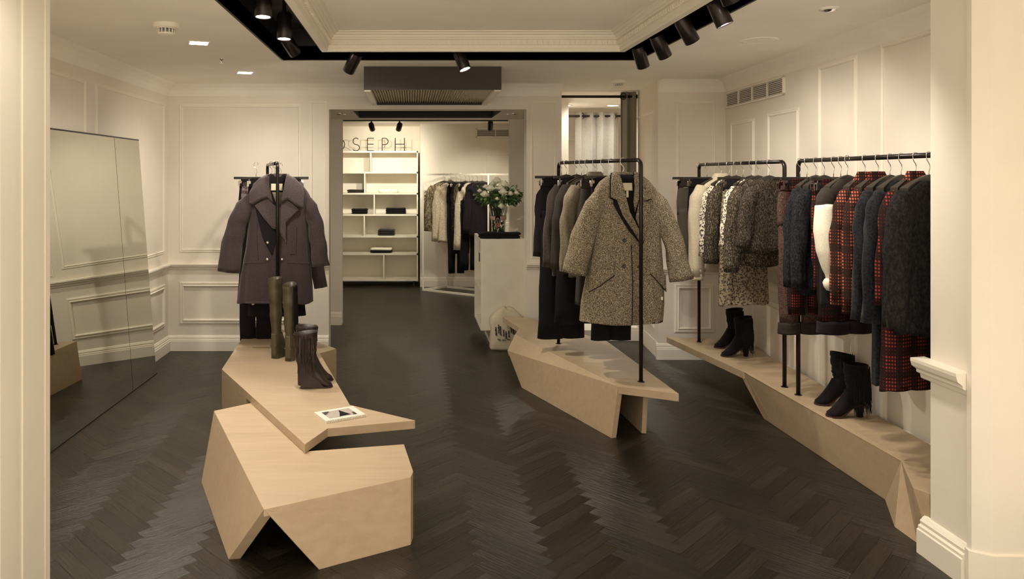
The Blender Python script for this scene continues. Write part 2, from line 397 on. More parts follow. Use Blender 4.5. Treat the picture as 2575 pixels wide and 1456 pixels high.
# direction chosen so the left-hand normal points into the room
wallrun((XL, YW, 0), (XL, 2.8, 0)); 
wallrun((OL, YW, 0), (XL, YW, 0), cove=0)
wallrun((1.384, YW, 0), (OR, YW, 0), cove=0)
wallrun((OL+.01, 8.1, 0), (-1.05, 8.1, 0), rail=0, cove=0); wallrun((1.30, 8.1, 0), (OR+.005, 8.1, 0), rail=0, cove=0)
run(cov, (1.384, YW, 0), (.70, YW, 0), (0, -1, 0), COVE); run(cov, (-.375, YW, 0), (XL, YW, 0), (0, -1, 0), COVE)
wallrun((2.27, 7.7, 0), (PX0, PY0, 0), cove=0, ext=.0)
wallrun((PX0, PY0, 0), (1.0, PY0, 0), base=0, rail=0, cove=0)
wallrun((wallx(PY0), PY0, 0), (PX0, PY0, 0), ext=.02)
wallrun((wallx(3.15), 3.15, 0), (wallx(PY0), PY0, 0), rail=1)
struct('baseboard_main', runs_base, m_trim); struct('trim_6', runs_rail, m_trim); struct('trim_7', cov, m_ceil)
# near right jamb base and rail
nb, nr = MB(), MB()
def pp(prof, k, z=0): return [(d*k, zz+z) for d, zz in prof]
run(nb, (2.19, 2.93, 0), (2.19, 3.19, 0), (-1, 0.0, 0), [(-.004, 0), (.036, 0), (.036, .100), (.030, .104), (.030, .116), (.020, .122), (.022, .136), (.008, .152), (-.004, .158)], 0)
nb.foot([(2.168, 2.93), (2.160, 2.90), (2.222, 2.852), (3.3, 2.852), (3.3, 2.87), (2.2, 2.93)], 0, .15)
run(nr, (2.19, 2.93, 0), (2.19, 3.20, 0), (-1, 0.0, 0), [(-.004, .735), (.010, .742), (.014, .760), (.030, .768), (.030, .780), (.050, .795), (.056, .815), (.056, .828), (-.004, .832)], 0)
struct('baseboard_near', nb, m_trim); struct('trim_8', nr, m_trim)
# panel mouldings
pm = MB()
def px2u(px, Y=YW): return (px-CX)*Y/FPX
O = (0, YW, 0); U = (1, 0, 0); Nn = (0, -1, 0)
def zz(py, Y=YW): return EH-(py-CY)*Y/FPX
frame_on(pm, O, U, Nn, px2u(452), px2u(757), zz(634), zz(262)); frame_on(pm, O, U, Nn, px2u(452), px2u(757), zz(814), zz(709), .045, .014)
frame_on(pm, O, U, Nn, px2u(780), px2u(822), zz(650), 2.30, .02, .006)
frame_on(pm, O, U, Nn, px2u(1334), px2u(1400), zz(650), 2.30, .02, .006)
Lw = ((XL, 0, 0), (0, 1, 0), (1, 0, 0))
for a, b_ in ((5.30, 6.78), (3.95, 5.15), (2.95, 3.8)):
    frame_on(pm, *Lw, a, b_, .905, 2.27); frame_on(pm, *Lw, a, b_, .245, .63, .045, .014)
# frontal wall right of the pier
O2 = (0, PY0, 0)
frame_on(pm, O2, U, Nn, px2u(1700, PY0), px2u(1799, PY0), .90, 2.27); frame_on(pm, O2, U, Nn, px2u(1696, PY0), px2u(1795, PY0), .235, .66, .045, .014)
# pier side
d_ = Vector((2.27-PX0, 7.7-PY0, 0)).normalized(); nn_ = Vector((-d_.y, d_.x, 0))
frame_on(pm, (PX0, PY0, 0), d_, nn_, .15, .95, .245, .63, .04, .012); frame_on(pm, (PX0, PY0, 0), d_, nn_, .15, .95, .90, 2.2)
# right wall
a_ = Vector((wallx(PY0), PY0, 0)); b_ = Vector((wallx(3.15), 3.15, 0)); dr = (b_-a_).normalized(); nr_ = Vector((dr.y, -dr.x, 0))
if nr_.x > 0: nr_ = -nr_
def ur(px):   # screen column -> distance along right wall
    t = (px-CX)/FPX; y = (2.63-.047*3.77)/(t-.047); return (Vector((wallx(y), y, 0))-a_).dot(dr)
for p0, p1, zt in ((1838, 1898, 2.07), (1931, 2010, 2.085), (2059, 2157, 2.33), (2216, 2380, 2.35)):
    frame_on(pm, a_, dr, nr_, ur(p0), ur(p1), .90, zt)
    frame_on(pm, a_, dr, nr_, ur(p0), ur(p1), .20, .66, .045, .014)
# far room wall panels and passage jamb
frame_on(pm, (0, BY, 0), U, Nn, 1.06, 1.55, .9, 1.95, .03)
frame_on(pm, (1.0, 9.8, 0), U, Nn, .95, 1.25, .3, 2.1, .03)
struct('trim_9', pm, m_trim)
run_ = MB(); run(run_, (1.62, BY, 0), (.125, BY, 0), (0, -1, 0), BASE); struct('baseboard_far', run_, m_trim)

# ------------------------------------------------------------------ ceiling fixtures
def grille(name, O, U, Nn, u0, u1, z0, z1, cells, slats, label, cat='vent'):
    O, U, Nn = Vector(O), Vector(U).normalized(), Vector(Nn).normalized(); Z = Vector((0, 0, 1))
    t = empty(name, O+U*((u0+u1)/2)+Z*z0, 0, label, cat); base = t.location.copy()
    def P(u, z, d): return O+U*u+Z*z+Nn*d-base
    def pl(mb, a0, a1, c0, c1, d0, d1): mb.prism([P(a0, c0, d0), P(a1, c0, d0), P(a1, c1, d0), P(a0, c1, d0)], Nn*(d1-d0))
    k = MB(); pl(k, u0+.01, u1-.01, z0+.01, z1-.01, .002, .005); k.build('backing', m_black, t)
    fr = MB(); e = .014
    pl(fr, u0, u1, z0, z0+e, 0, .018); pl(fr, u0, u1, z1-e, z1, 0, .018); pl(fr, u0, u0+e, z0, z1, 0, .018); pl(fr, u1-e, u1, z0, z1, 0, .018)
    for i in range(1, cells): c = u0+(u1-u0)*i/cells; pl(fr, c-.005, c+.005, z0, z1, 0, .018)
    fr.build('frame', m_trim, t)
    for i in range(slats):
        c = z0+e+(z1-z0-2*e)*(i+.5)/slats; s_ = MB(); hh = (z1-z0-2*e)/slats
        s_.prism([P(u0+e, c-hh*.22, .006), P(u0+e, c-hh*.02, .006), P(u0+e, c+hh*.26, .015), P(u0+e, c+hh*.06, .015)], U*(u1-u0-2*e)); s_.build('slat', m_trim, t)
    return t
grille('wall_vent', a_, dr, nr_, ur(1829), ur(1975), 2.195, 2.335, 4, 8, 'cream slatted air vent high on the right wall beneath the ceiling')
grille('wall_vent', (0, BY, 0), U, Nn, .94, 1.50, 2.175, 2.305, 2, 7, 'pale air vent on the far room wall seen through the passage')

def spotlight(pos, aim, watts, cone, lit, label, col_=WARM, ztop=H+.215, ln=.15, rad=.042, plainstem=False):
    pos, aim = Vector(pos), Vector(aim); d = (aim-pos).normalized()
    # the head hangs steeply; limit the visible tilt
    vis = Vector((d.x, d.y, d.z-.35)).normalized()
    t = empty('track_spotlight', pos, 0, label, 'spotlight', 'black track spotlights')
    rot = vis.to_track_quat('-Z', 'Y').to_matrix()
    def T(x, y, z): return rot @ Vector((x, y, z))
    def rg(r, z, n=28): return [T(r*math.cos(2*math.pi*k/n), r*math.sin(2*math.pi*k/n), z) for k in range(n)]
    hd = MB().loft([rg(rad*.96, 0), rg(rad, .002), rg(rad, ln-.02), rg(rad*.9, ln)], False, True)
    hd.loft([rg(rad*.96, 0), rg(rad*.86, .002), rg(rad*.8, .03)]); hd.build('head', m_steel, t, smooth=True, sharp=40)
    MB().loft([rg(.001, .007), rg(rad*.84, .007)]).build('lens', m_lens if lit else m_lensoff, t)
    top = T(0, 0, ln*.75)
    MB().tube([top, Vector((top.x, top.y, max(top.z+.01, ztop-pos.z)))], .011, 10).build('stem', m_steel, t)
    MB().box(top.x-.028, top.x+.028, top.y-.06, top.y+.06, ztop-pos.z-.02, ztop-pos.z).build('track_adapter', m_steel, t)
    if watts:
        l = lamp('spot_lamp', 'SPOT', tuple(pos+vis*.004), watts*(.37 if pos.x > 1.4 else .56), color=col_, size=.03, angle=cone, blend=.75)
        l.rotation_euler = d.to_track_quat('-Z', 'Y').to_euler()
    return t
SL = {'first': 'lit black spotlight in the left track, nearest of the left row', 'second': 'lit black spotlight in the left track, in front of the corner one',
      'third': 'black spotlight with added light at the far corner of the left track', 'a': 'black spotlight cut by the top edge of the picture in the right track',
      'b': 'nearest fully visible spotlight in the right track with bright lens', 'c': 'third spotlight from the far end of the right track, thin bright lens rim',
      'd': 'second spotlight from the far end of the right track', 'e': 'spotlight at the far corner of the right track, beside the cornice',
      'f': 'black spotlight on the far track tilted left over the coat rack', 'g': 'lit black spotlight on the far track in front of the brown air conditioning box'}
for pos, aim, wt, cone, lit, key in SPOTS: spotlight(pos, aim, wt, cone, lit, SL[key])
# far room spots
for (px, py, tilt, lab) in ((937, 326, .25, 'left small spotlight in the far room above the letters'), (1002, 326, -.3, 'small spotlight in the far room above the last letter'),
                            (1232, 326, -.05, 'small spotlight in the far room beside the air vent')):
    p = at(px, py, 9.6)
    spotlight(p, (p.x+tilt, 10.9, 1.75 if px < 1100 else .9), 85 if px < 1100 else 55, 80, px > 1100, lab, (1, .92, .74), 2.37, .11, .036)
lamp('far_room_lamp', 'SPOT', (-1.2, 9.2, 2.35), 60, color=(1, .9, .72), aim=(-1.2, 9.2, 0), size=.06, angle=150, blend=1)
lamp('far_room_lamp', 'SPOT', (.9, 9.0, 2.35), 50, color=(1, .9, .72), aim=(1, 9.2, 0), size=.06, angle=150, blend=1)

for i, (x, y, _) in enumerate(DOWNLIGHTS):
    t = empty('ceiling_downlight', (x, y, H), R(20), ['square recessed downlight nearest the left jamb at the top edge', 'glowing square downlight beside the smoke detector on the left ceiling',
              'glowing square downlight nearest the back wall on the left ceiling'][i], 'downlight', 'square ceiling downlights')
    MB().loft([[(-s, -s, z), (s, -s, z), (s, s, z), (-s, s, z)] for s, z in ((.062, .004), (.066, -.004), (.056, -.005), (.054, .004))]).build('frame', m_trim, t)
    MB().box(-.054, .054, -.054, .054, -.003, .004).build('diffuser', m_lens, t)
for x, lab in ((-.707, 'small round chrome downlight in the passage soffit, left end'), (1.0, 'small round chrome downlight in the passage soffit, right end')):
    t = empty('soffit_downlight', (x, 7.38, ZL), 0, lab, 'downlight', 'chrome downlights in the passage soffit')
    MB().lathe([(.060, 0), (.060, -.006), (.046, -.008), (.040, .0)], n=24).build('rim', m_chrome, t, smooth=True)
    MB().lathe([(.001, -.001), (.040, -.001)], n=24).build('lens', m_lensoff, t)
    lamp('soffit_fill', 'SPOT', (x, 7.38, ZL-.012), 7, aim=(x*.7, 7.2, 0), size=.03, angle=95, blend=1)  # added fill for counter and jambs; the fitting itself is unlit
for px, py, lab in ((1420, 270, 'bright round downlight over the fitting area, left one'), (1541, 270, 'bright round downlight over the fitting area, above the grey curtain')):
    p = on(px, py, H) if False else Vector(((px-CX)/FPX*8.85, 8.85, H))
    t = empty('fitting_downlight', p, 0, lab, 'downlight', 'fitting area downlights')
    MB().lathe([(.085, .002), (.085, -.006), (.065, -.008), (.062, .0)], n=24).build('rim', m_white, t, smooth=True)
    MB().lathe([(.001, -.003), (.064, -.003)], n=24).build('diffuser', m_lens, t)
    lamp('fitting_lamp', 'SPOT', (p.x, p.y, H-.02), 16, color=(1, .95, .86), aim=(p.x, p.y-.2, 0), size=.06, angle=155, blend=1)
lamp('fitting_lamp', 'SPOT', (1.9, 8.0, H-.02), 45, color=(1, .94, .82), aim=(1.9, 8.0, 0), size=.06, angle=155, blend=1)

def detector(p, lab, s=1.0):
    t = empty('smoke_detector', p, 0, lab, 'smoke detector')
    MB().lathe([(.075*s, .0), (.075*s, -.012), (.066*s, -.024), (.050*s, -.026), (.05*s, -.03)], n=32).build('base', m_trim, t, smooth=True, sharp=40)
    MB().lathe([(.040*s, -.03), (.040*s, -.05)], n=24).build('chamber', m_black, t)
    cg = MB().lathe([(.046*s, -.050), (.044*s, -.060), (.02*s, -.066), (.001, -.066)], n=32)
    for k in range(14):
        a = 2*math.pi*k/14; cg.box(.045*s*math.cos(a)-.003, .045*s*math.cos(a)+.003, .045*s*math.sin(a)-.003, .045*s*math.sin(a)+.003, -.052, -.026)
    for z in (-.036, -.044): cg.lathe([(.044*s, z), (.048*s, z), (.048*s, z-.002), (.044*s, z-.002)], n=32)
    cg.build('grille', m_trim, t)
detector(on(418, 60, H), 'cream round smoke detector with slotted dome on the left ceiling')
detector(on(1556, 203, H), 'small cream smoke detector above the curtained fitting area opening', .9)
p = on(1909, 101, H); t = empty('ceiling_speaker', p, 0, 'flush round cream speaker cover on the right ceiling above the vent', 'speaker')
MB().lathe([(.11, .002), (.11, -.004), (.100, -.007), (.096, -.003)], n=36).build('rim', m_trim, t, smooth=True); MB().lathe([(.001, -.003), (.096, -.003)], n=36).build('cover', m_ceil, t)
p = on(2085, 20, H); t = empty('ceiling_sensor', p, 0, 'small round white sensor disc on the right ceiling near the top edge', 'sensor')
MB().lathe([(.045, .002), (.045, -.008), (.034, -.012)], n=24).build('rim', m_white, t, smooth=True); MB().lathe([(.034, -.010), (.02, -.02), (.001, -.022)], n=24).build('dome', m_chrome, t, smooth=True)
p = on(557, 148, H); t = empty('sprinkler', p, 0, 'tiny chrome sprinkler head between the two glowing ceiling squares', 'sprinkler')
MB().lathe([(.022, .0), (.022, -.004), (.008, -.006), (.006, -.03)], n=16).build('body', m_chrome, t, smooth=True); MB().lathe([(.001, -.03), (.015, -.03), (.015, -.032), (.001, -.032)], n=16).build('deflector', m_chrome, t)

# air conditioning casing
t = empty('air_conditioning_casing', (.162, 6.32, H), 0, 'dark brown box casing under the ceiling above the passage with ribbed underside', 'air conditioner')
bx0, bx1, by0, by1, bz = -.367, .691, 5.75, 6.9, 2.273
def loc_box(mb, x0, x1, y0, y1, z0, z1): return mb.box(x0-.162, x1-.162, y0-6.32, y1-6.32, z0-H, z1-H)
loc_box(MB(), bx0, bx1, by0, by0+.03, bz, H).build('front_panel', m_dkwood, t)
loc_box(MB(), bx0, bx0+.03, by0+.03, by1, bz, H).build('side_panel', m_dkwood, t); loc_box(MB(), bx1-.03, bx1, by0+.03, by1, bz, H).build('side_panel', m_dkwood, t)
loc_box(MB(), bx0+.002, bx0+.05, by0+.03, by1, bz-.012, bz+.0).build('edge_trim', m_white, t); loc_box(MB(), bx1-.05, bx1-.002, by0+.03, by1, bz-.012, bz).build('edge_trim', m_white, t)
loc_box(MB(), bx0+.05, bx1-.05, by1-.07, by1, bz-.01, bz+.03).build('rear_trim', m_black, t)
rb = MB(); n = 46; xa, xb = bx0+.05, bx1-.05
top = []
for i in range(n*2+1):
    x = xa+(xb-xa)*i/(2*n); top.append((x-.162, bz+.012+(.012 if i % 2 else -.012)-H))
pts = [(x, 0, z) for x, z in top]+[(xb-.162, 0, bz+.04-H), (xa-.162, 0, bz+.04-H)]
rb.prism([(a, by0+.03-6.32, c) for a, _, c in pts], (0, by1-.07-by0-.03, 0)); rb.build('ribbed_panel', plain('ribbed_metal', (.62, .56, .42), .35, metal=.3), t)

# ------------------------------------------------------------------ leaning mirror (two panes)
pM1, pM2 = Vector((-2.100, 4.26, 0)), Vector((-2.078, 6.10, 0))
tM1, tM2 = Vector((-2.240, 4.26, 1.899)), Vector((-2.218, 6.09, 1.899))
t = empty('leaning_mirror', (pM1+pM2)/2, 0, 'tall frameless two-pane mirror leaning against the left wall on the floor', 'mirror'); base = t.location.copy()
def mix(a, b, k): return a+(b-a)*k
nrm = (pM2-pM1).cross(tM1-pM1).normalized()
if nrm.x < 0: nrm = -nrm
k0, k1 = 0.0, .992
for (u0, u1, nm) in ((k0, .725, 'mirror_pane'), (.728, k1, 'mirror_pane')):
    q = [mix(pM1, pM2, u0), mix(pM1, pM2, u1), mix(tM1, tM2, u1), mix(tM1, tM2, u0)]
    MB().prism([p-base+Vector((0, 0, .004)) for p in q], -nrm*.006).build(nm, m_mirror, t)
MB().bar(tM1-base-nrm*.003, mix(tM1, tM2, k1)-base-nrm*.003, .010, .010).build('top_edge', m_steel, t); MB().bar(pM1-base, mix(pM1, pM2, k1)-base, .014, .012).build('floor_channel', m_steel, t)
q = [p-base-nrm*.008 for p in (pM1, mix(pM1, pM2, k1), mix(tM1, tM2, k1), tM1)]
MB().prism(q, -nrm*.006).build('backing_board', m_black, t)

# ------------------------------------------------------------------ display benches
def panel(name, pts, thick, parent, mat, inward=None):
    """flat timber panel through pts (world), thickness towards `inward`"""
    pts = [Vector(p) for p in pts]; nn = (pts[1]-pts[0]).cross(pts[2]-pts[0]).normalized()
    c = sum(pts, Vector())/len(pts)
    if inward is not None and nn.dot(Vector(inward)-c) < 0: nn = -nn
    base = parent.location
    return MB().prism([p-base for p in pts], nn*thick).build(name, mat, parent, bevel=.0015)
def slab(name, pts, thick, parent, mat):
    base = parent.location
    return MB().prism([Vector(p)-base for p in pts], (0, 0, -thick)).build(name, mat, parent, bevel=.0015)
def drop(p, z=0): return Vector((p.x, p.y, z))
def hit(px, py, A, B, C):
    """the point seen at (px, py) on the plane through A, B, C, so a board stays flat"""
    n = (B-A).cross(C-A); d = Vector(((px-CX)/FPX, 1, -(py-CY)/FPX)); o = Vector((0, 0, EH)); return o+d*(n.dot(A-o)/n.dot(d))
# A: low bench in front
z1 = .28
T = [on(x, y, z1) for x, y in ((538, 1033), (633, 1013), (767, 1135), (1016, 1117), (1039, 1185), (1033, 1200), (663.5, 1281))]
t = empty('display_bench', (-.6, 3.6, 0), 0, 'low faceted oak bench nearest the camera with a triangular cut-out at its front corner', 'bench')
slab('bench_top', T, .03, t, m_oak)
cen = (-.45, 3.55, .1)
gL = on(574.5, 1407, 0); gR = hit(806.5, 1437, T[6], T[5], on(1033, 1370, 0)); gB = hit(506, 1214, T[0], T[6], gL)
panel('side_panel', [T[0], T[6], gL, gB], .045, t, m_oak2, cen)
panel('front_panel', [T[6], T[5], on(1033, 1370, 0), gR], .045, t, m_oak2, cen)
panel('end_panel', [T[5], T[4], on(1039, 1351, 0), on(1033, 1370, 0)], .03, t, m_oak2, cen)
panel('end_panel', [T[4]+Vector((-.002, 0, -.03)), T[3]+Vector((-.002, 0, -.03)), drop(T[3])+Vector((-.002, 0, 0)), on(1039, 1351, 0)], .03, t, m_oak2, cen)
panel('back_panel', [T[3]-Vector((.01, 0, .03)), T[2]-Vector((0, 0, .03)), drop(T[2]), drop(T[3])-Vector((.01, 0, 0))], .03, t, m_oak2, cen)
panel('back_panel', [T[1]-Vector((0, .0, .03)), T[0]-Vector((0, 0, .03)), drop(T[0]), drop(T[1])], .03, t, m_oak2, cen)
# B: long bench behind, plank cantilevered over A
z2 = .325
B = [on(x, y, z2) for x, y in ((557.7, 928.5), (624, 827), (689, 821), (846, 877), (804, 888), (880, 1018), (1044, 1057), (824, 1077), (767, 1117))]
t = empty('display_bench', (-.9, 5.0, 0), 0, 'long faceted oak bench under the left coat rack, its pointed plank overlapping the low bench', 'bench')
slab('bench_top', B, .044, t, m_oak)
cenB = (-.85, 5.2, .1); dz = Vector((0, 0, -.044))
q = mix(B[0], B[8], .36)
panel('side_panel', [B[0]+dz, q+dz, drop(q), drop(B[0])], .03, t, m_oak2, cenB)
panel('back_panel', [B[0]+dz, B[1]+dz, drop(B[1]), drop(B[0])], .03, t, m_oak2, cenB)
panel('back_panel', [B[1]+dz, B[2]+dz, drop(B[2]), drop(B[1])], .03, t, m_oak2, cenB)
panel('back_panel', [B[2]+dz, B[3]+dz, drop(B[3]), drop(B[2])], .03, t, m_oak2, cenB)
panel('end_panel', [B[3]+dz, B[4]+dz, drop(B[4]), drop(B[3])], .03, t, m_oak2, cenB)
e5 = mix(B[4], B[5], .45)-Vector((.10, 0, 0))
panel('side_panel', [B[4]+dz, e5+dz, drop(e5), drop(B[4])], .03, t, m_oak2, cenB)
# C: middle bench
z3 = .318
C_ = [on(x, y, z3) for x, y in ((1264, 797), (1333, 799), (1528, 859), (1707, 990), (1555, 971), (1455, 921), (1295, 841), (1306, 824))]
t = empty('display_bench', (1.2, 5.3, 0), 0, 'faceted oak bench under the middle rack with pointed ends and a sloping front', 'bench')
slab('bench_top', C_, .047, t, m_oak)
lo = hit(1276, 882, C_[4], on(1537, 1102, 0), on(1312, 975, 0)); cenC = (1.25, 5.3, .1)
base = t.location
MB().add([p-base for p in (C_[6], C_[5], C_[4], lo)]+[p-base+Vector((.01, .01, -.04)) for p in (C_[6], C_[5], C_[4], lo)],
         [(0, 1, 2, 3), (7, 6, 5, 4), (0, 4, 5, 1), (1, 5, 6, 2), (2, 6, 7, 3), (3, 7, 4, 0)]).build('sloping_facet', m_oak, t)
panel('front_panel', [lo, C_[4]+Vector((-.002, -.001, -.001)), on(1537, 1102, 0), on(1312, 975, 0)], .036, t, m_oak2, cenC)
panel('side_panel', [Vector((1.475, 4.66, .27)), Vector((1.42, 5.9, .27)), Vector((1.40, 5.9, 0)), Vector((1.463, 4.66, 0))], .03, t, m_oak2, cenC)
panel('end_panel', [lo, C_[6]+Vector((0, .02, -.045)), drop(C_[6])+Vector((.03, 0, 0)), on(1312, 975, 0)], .03, t, m_oak2, cenC)
# D: wall bench on the right
z4 = .262
Dp = [on(x, y, z4) for x, y in ((1676, 847), (1870, 935), (2266, 1158))]+[on(2296, 1226, z4), Vector((2.188, 3.162, z4)), Vector((wallx(3.162)-.035, 3.162, z4)), Vector((wallx(6.12)-.035, 6.12, z4))]
t = empty('display_bench', (2.4, 4.6, 0), 0, 'long faceted oak bench running along the right wall under two racks', 'bench')
slab('bench_top', Dp, .004, t, m_oak); slab('bench_end_board', [p-Vector((0, 0, .0045)) for p in (Dp[0], Dp[1], Vector((wallx(Dp[1].y)-.04, Dp[1].y, z4)), Dp[6-0])], .044, t, m_oak); base = t.location; cenD = (2.6, 4.4, .1)
dz4 = Vector((0, 0, -.0475))
f0, f2 = on(1946, 1070, 0), on(2250, 1325, 0); f1 = on(2226, 1257, 0)
panel('front_panel', [Dp[1]+Vector((.001, 0, -.001)), Dp[2]+Vector((.001, 0, -.001)), f1, f0], .03, t, m_oak2, cenD)
fe = Vector((2.215, 3.175, 0)); q5 = [Dp[2]+Vector((.0, 0, -.001)), Dp[3]+Vector((0, 0, -.001)), Dp[4]+Vector((0, 0, -.001)), fe, on(2307, 1366, 0), f2, f1]
MB().add([p-base for p in q5]+[p-base+Vector((.03, 0, 0)) for p in q5], [(0, 1, 4), (0, 4, 5), (0, 5, 6), (1, 2, 3, 4), (7, 11, 8), (7, 12, 11), (7, 13, 12), (8, 11, 10, 9)]+[(i, 7+i, 7+(i+1) % 7, (i+1) % 7) for i in range(7)]).build('corner_panel', m_oak2, t)
panel('end_panel', [Dp[1]+Vector((.001, .0, -.001)), f0, on(1920, 1052, 0), on(1865, 949, z4-.048)], .03, t, m_oak2, cenD)
panel('rear_panel', [Vector((2.5, 5.0, .22)), Vector((2.5, 3.3, .22)), Vector((2.5, 3.3, 0)), Vector((2.5, 5.0, 0))], .03, t, m_oak2, cenD)

# ------------------------------------------------------------------ racks
def rack(name, pa, pb, zb, zt, label, mat=m_steel, r=.0125):
    pa, pb = Vector(pa), Vector(pb); t = empty(name, Vector(((pa.x+pb.x)/2, (pa.y+pb.y)/2, zb)), 0, label, 'clothes rack'); b0 = t.location
    a, b_ = Vector((pa.x, pa.y, 0))-Vector((b0.x, b0.y, 0)), Vector((pb.x, pb.y, 0))-Vector((b0.x, b0.y, 0)); d = (b_-a).normalized(); h = zt-zb; c = .04
    def arc(p, dd): return [p+Vector((0, 0, h-c))+dd*c*(1-math.cos(q))+Vector((0, 0, c*math.sin(q))) for q in [math.pi/2*i/6 for i in range(7)]]
    A, Bb = arc(a, d), arc(b_, -d)
    MB().tube([A[-1]]+[Bb[-1]], r, 14).build('rail', mat, t, smooth=True)
    MB().tube([a]+A, r, 14).build('upright', mat, t, smooth=True); MB().tube([b_]+Bb, r, 14).build('upright', mat, t, smooth=True)
    for p in (a, b_): MB().lathe([(.022, 0), (.022, .003), (.014, .004)], c=p, n=18).build('floor_flange', mat, t, smooth=True)
    return t
RL = (Vector((-.972, 5.42, 0)), Vector((-1.205, 6.25, 0)), z2, 1.700)
RM = (Vector((1.436, 4.68, 0)), Vector((1.13, 5.75, 0)), z3, 1.707)
R2 = (Vector((2.376, 4.763, 0)), Vector((2.33, 6.06, 0)), z4, 1.698)
R3 = (Vector((2.373, 4.588, 0)), Vector((2.335, 3.24, 0)), z4, 1.698)
rack('clothes_rack', *RL, 'black steel rack on the left bench, seen end-on behind the aubergine coat')
rack('clothes_rack', *RM, 'black steel rack on the middle bench holding the tweed coat')
rack('clothes_rack', *R2, 'black steel rack on the right bench, farther of the two by the wall')
rack('clothes_rack', *R3, 'black steel rack on the right bench, nearer of the two, cut off by the jamb')

def rail_pt(Rk, px, zr=None):
    """point on a rack rail seen in screen column px"""
    a, b_ = Rk[0], Rk[1]; k = (px-CX)/FPX
    # (a.x + s dx) = k (a.y + s dy)
    dx, dy = b_.x-a.x, b_.y-a.y; s = (k*a.y-a.x)/(dx-k*dy)
    return Vector((a.x+dx*s, a.y+dy*s, Rk[3]))

# hangers
def hanger(loc, rz, kind, what, w=.19, group='hangers on the racks', mat=None, z=0.0):
    mat = mat or m_hang
    t = empty('coat_hanger' if kind == 'coat' else 'clip_hanger', loc, rz, '%s hanger carrying the %s' % ('black shaped' if kind == 'coat' else 'black straight clip', what), 'hanger', None)
    r = .0165; pts = [Vector((r*math.cos(a), 0, r*math.sin(a))) for a in [R(-25)+R(205)*i/9 for i in range(10)]]
    pts += [Vector((-.0165, 0, -.008)), Vector((-.012, 0, -.022)), Vector((0.004, 0, -.04)), Vector((.008, 0, -.055)), Vector((.001, 0, -.072)), Vector((0, 0, -.10))]
    MB().tube(pts, .0022, 7).build('hook', m_chrome, t, smooth=True)
    if kind == 'coat':
        rings = []
        for i in range(-8, 9):
            u = i/8; x = u*w; zc = -.103-.055*abs(u)**1.5; hh = .016*(1-.35*abs(u)); th = .007+.012*abs(u)**2
            rings.append([Vector((x, -th, zc-hh)), Vector((x, th, zc-hh)), Vector((x, th, zc+hh)), Vector((x, -th, zc+hh))])
        MB().loft(rings, True, True).build('shoulder_bar', mat, t, smooth=True, sharp=50)
    else:
        MB().box(-w, w, -.006, .006, -.118, -.098).build('bar', mat, t, bevel=.002)
        for s in (-1, 1):
            c = MB(); x = s*(w-.05)
            c.box(x-.002, x+.002, -.002, .002, -.135, -.11); c.box(x-.014, x+.014, -.010, -.006, -.17, -.13); c.box(x-.014, x+.014, .006, .010, -.17, -.13); c.box(x-.014, x+.014, -.008, .008, -.138, -.132)
            c.build('clip', m_chrome, t)
    return t

# ------------------------------------------------------------------ garments
def wob(th, z, sd, amp):
    return amp*(.5*math.sin(5*th+sd*3.1+2.2*z)+.32*math.sin(9*th+sd*1.7-3.1*z)+.28*math.sin(14*th+sd*5.3+1.5*math.sin(7*z+sd)))
def interp(lv, z):
    for i in range(len(lv)-1):
        a, c = lv[i], lv[i+1]
        if z <= a[0] and z >= c[0]:
            k = 0 if a[0] == c[0] else (a[0]-z)/(a[0]-c[0]); 
            return [a[j]+(c[j]-a[j])*k for j in range(1, len(a))]
    return list(lv[-1][1:]) if z < lv[-1][0] else list(lv[0][1:])
class Body:
    """levels: (z, xl, xr, half depth) from neck to hem"""
    def __init__(s, lv, seed=0, fold=.008, n=56, step=.022, hem=True):
        s.lv = lv; s.sd = seed; s.fold = fold; s.n = n; s.step = step; s.hem = hem
    def amp(s, z):
        z0, z1_ = s.lv[0][0], s.lv[-1][0]; return s.fold*min(1, max(0, (z0-.08-z)/(z0-z1_)*1.6))
    def pt(s, th, z, shrink=0):
        xl, xr, hd = interp(s.lv, z)[:3]; hw = (xr-xl)/2-shrink; c = (xl+xr)/2; hd = max(.004, hd-shrink)
        cs, sn = math.cos(th), math.sin(th); e = .72
        r = wob(th, z, s.sd, s.amp(z))
        return Vector((c+hw*math.copysign(abs(cs)**e, cs)+r*cs, (hd*math.copysign(abs(sn)**e, sn)+r*sn*1.4), z))
    def front(s, x, z):
        best = None
        xl, xr, hd = interp(s.lv, z)[:3]; c = (xl+xr)/2; hw = (xr-xl)/2
        u = max(-.97, min(.97, (x-c)/hw)); cs = math.copysign(abs(u)**(1/.72), u); th = -math.acos(max(-1, min(1, cs)))
        return s.pt(th, z).y
    def mesh(s, mb=None):
        mb = mb or MB(); z0, z1_ = s.lv[0][0], s.lv[-1][0]
        zs = sorted(set([round(l[0], 4) for l in s.lv]+[z0+(z1_-z0)*i/int((z0-z1_)/s.step) for i in range(int((z0-z1_)/s.step)+1)]), reverse=True)
        rings = []
        hemw = lambda th: .006*math.sin(3*th+s.sd)
        for z in zs:
            rings.append([s.pt(2*math.pi*k/s.n, z) for k in range(s.n)])
        rings[-1] = [p+Vector((0, 0, .010*math.sin(3*2*math.pi*k/s.n+s.sd))) for k, p in enumerate(rings[-1])]
        rings.append([s.pt(2*math.pi*k/s.n, z1_, .006)+Vector((0, 0, .004+.010*math.sin(3*2*math.pi*k/s.n+s.sd))) for k in range(s.n)])
        rings.append([s.pt(2*math.pi*k/s.n, z1_+.08, .012) for k in range(s.n)])
        return mb.loft(rings)
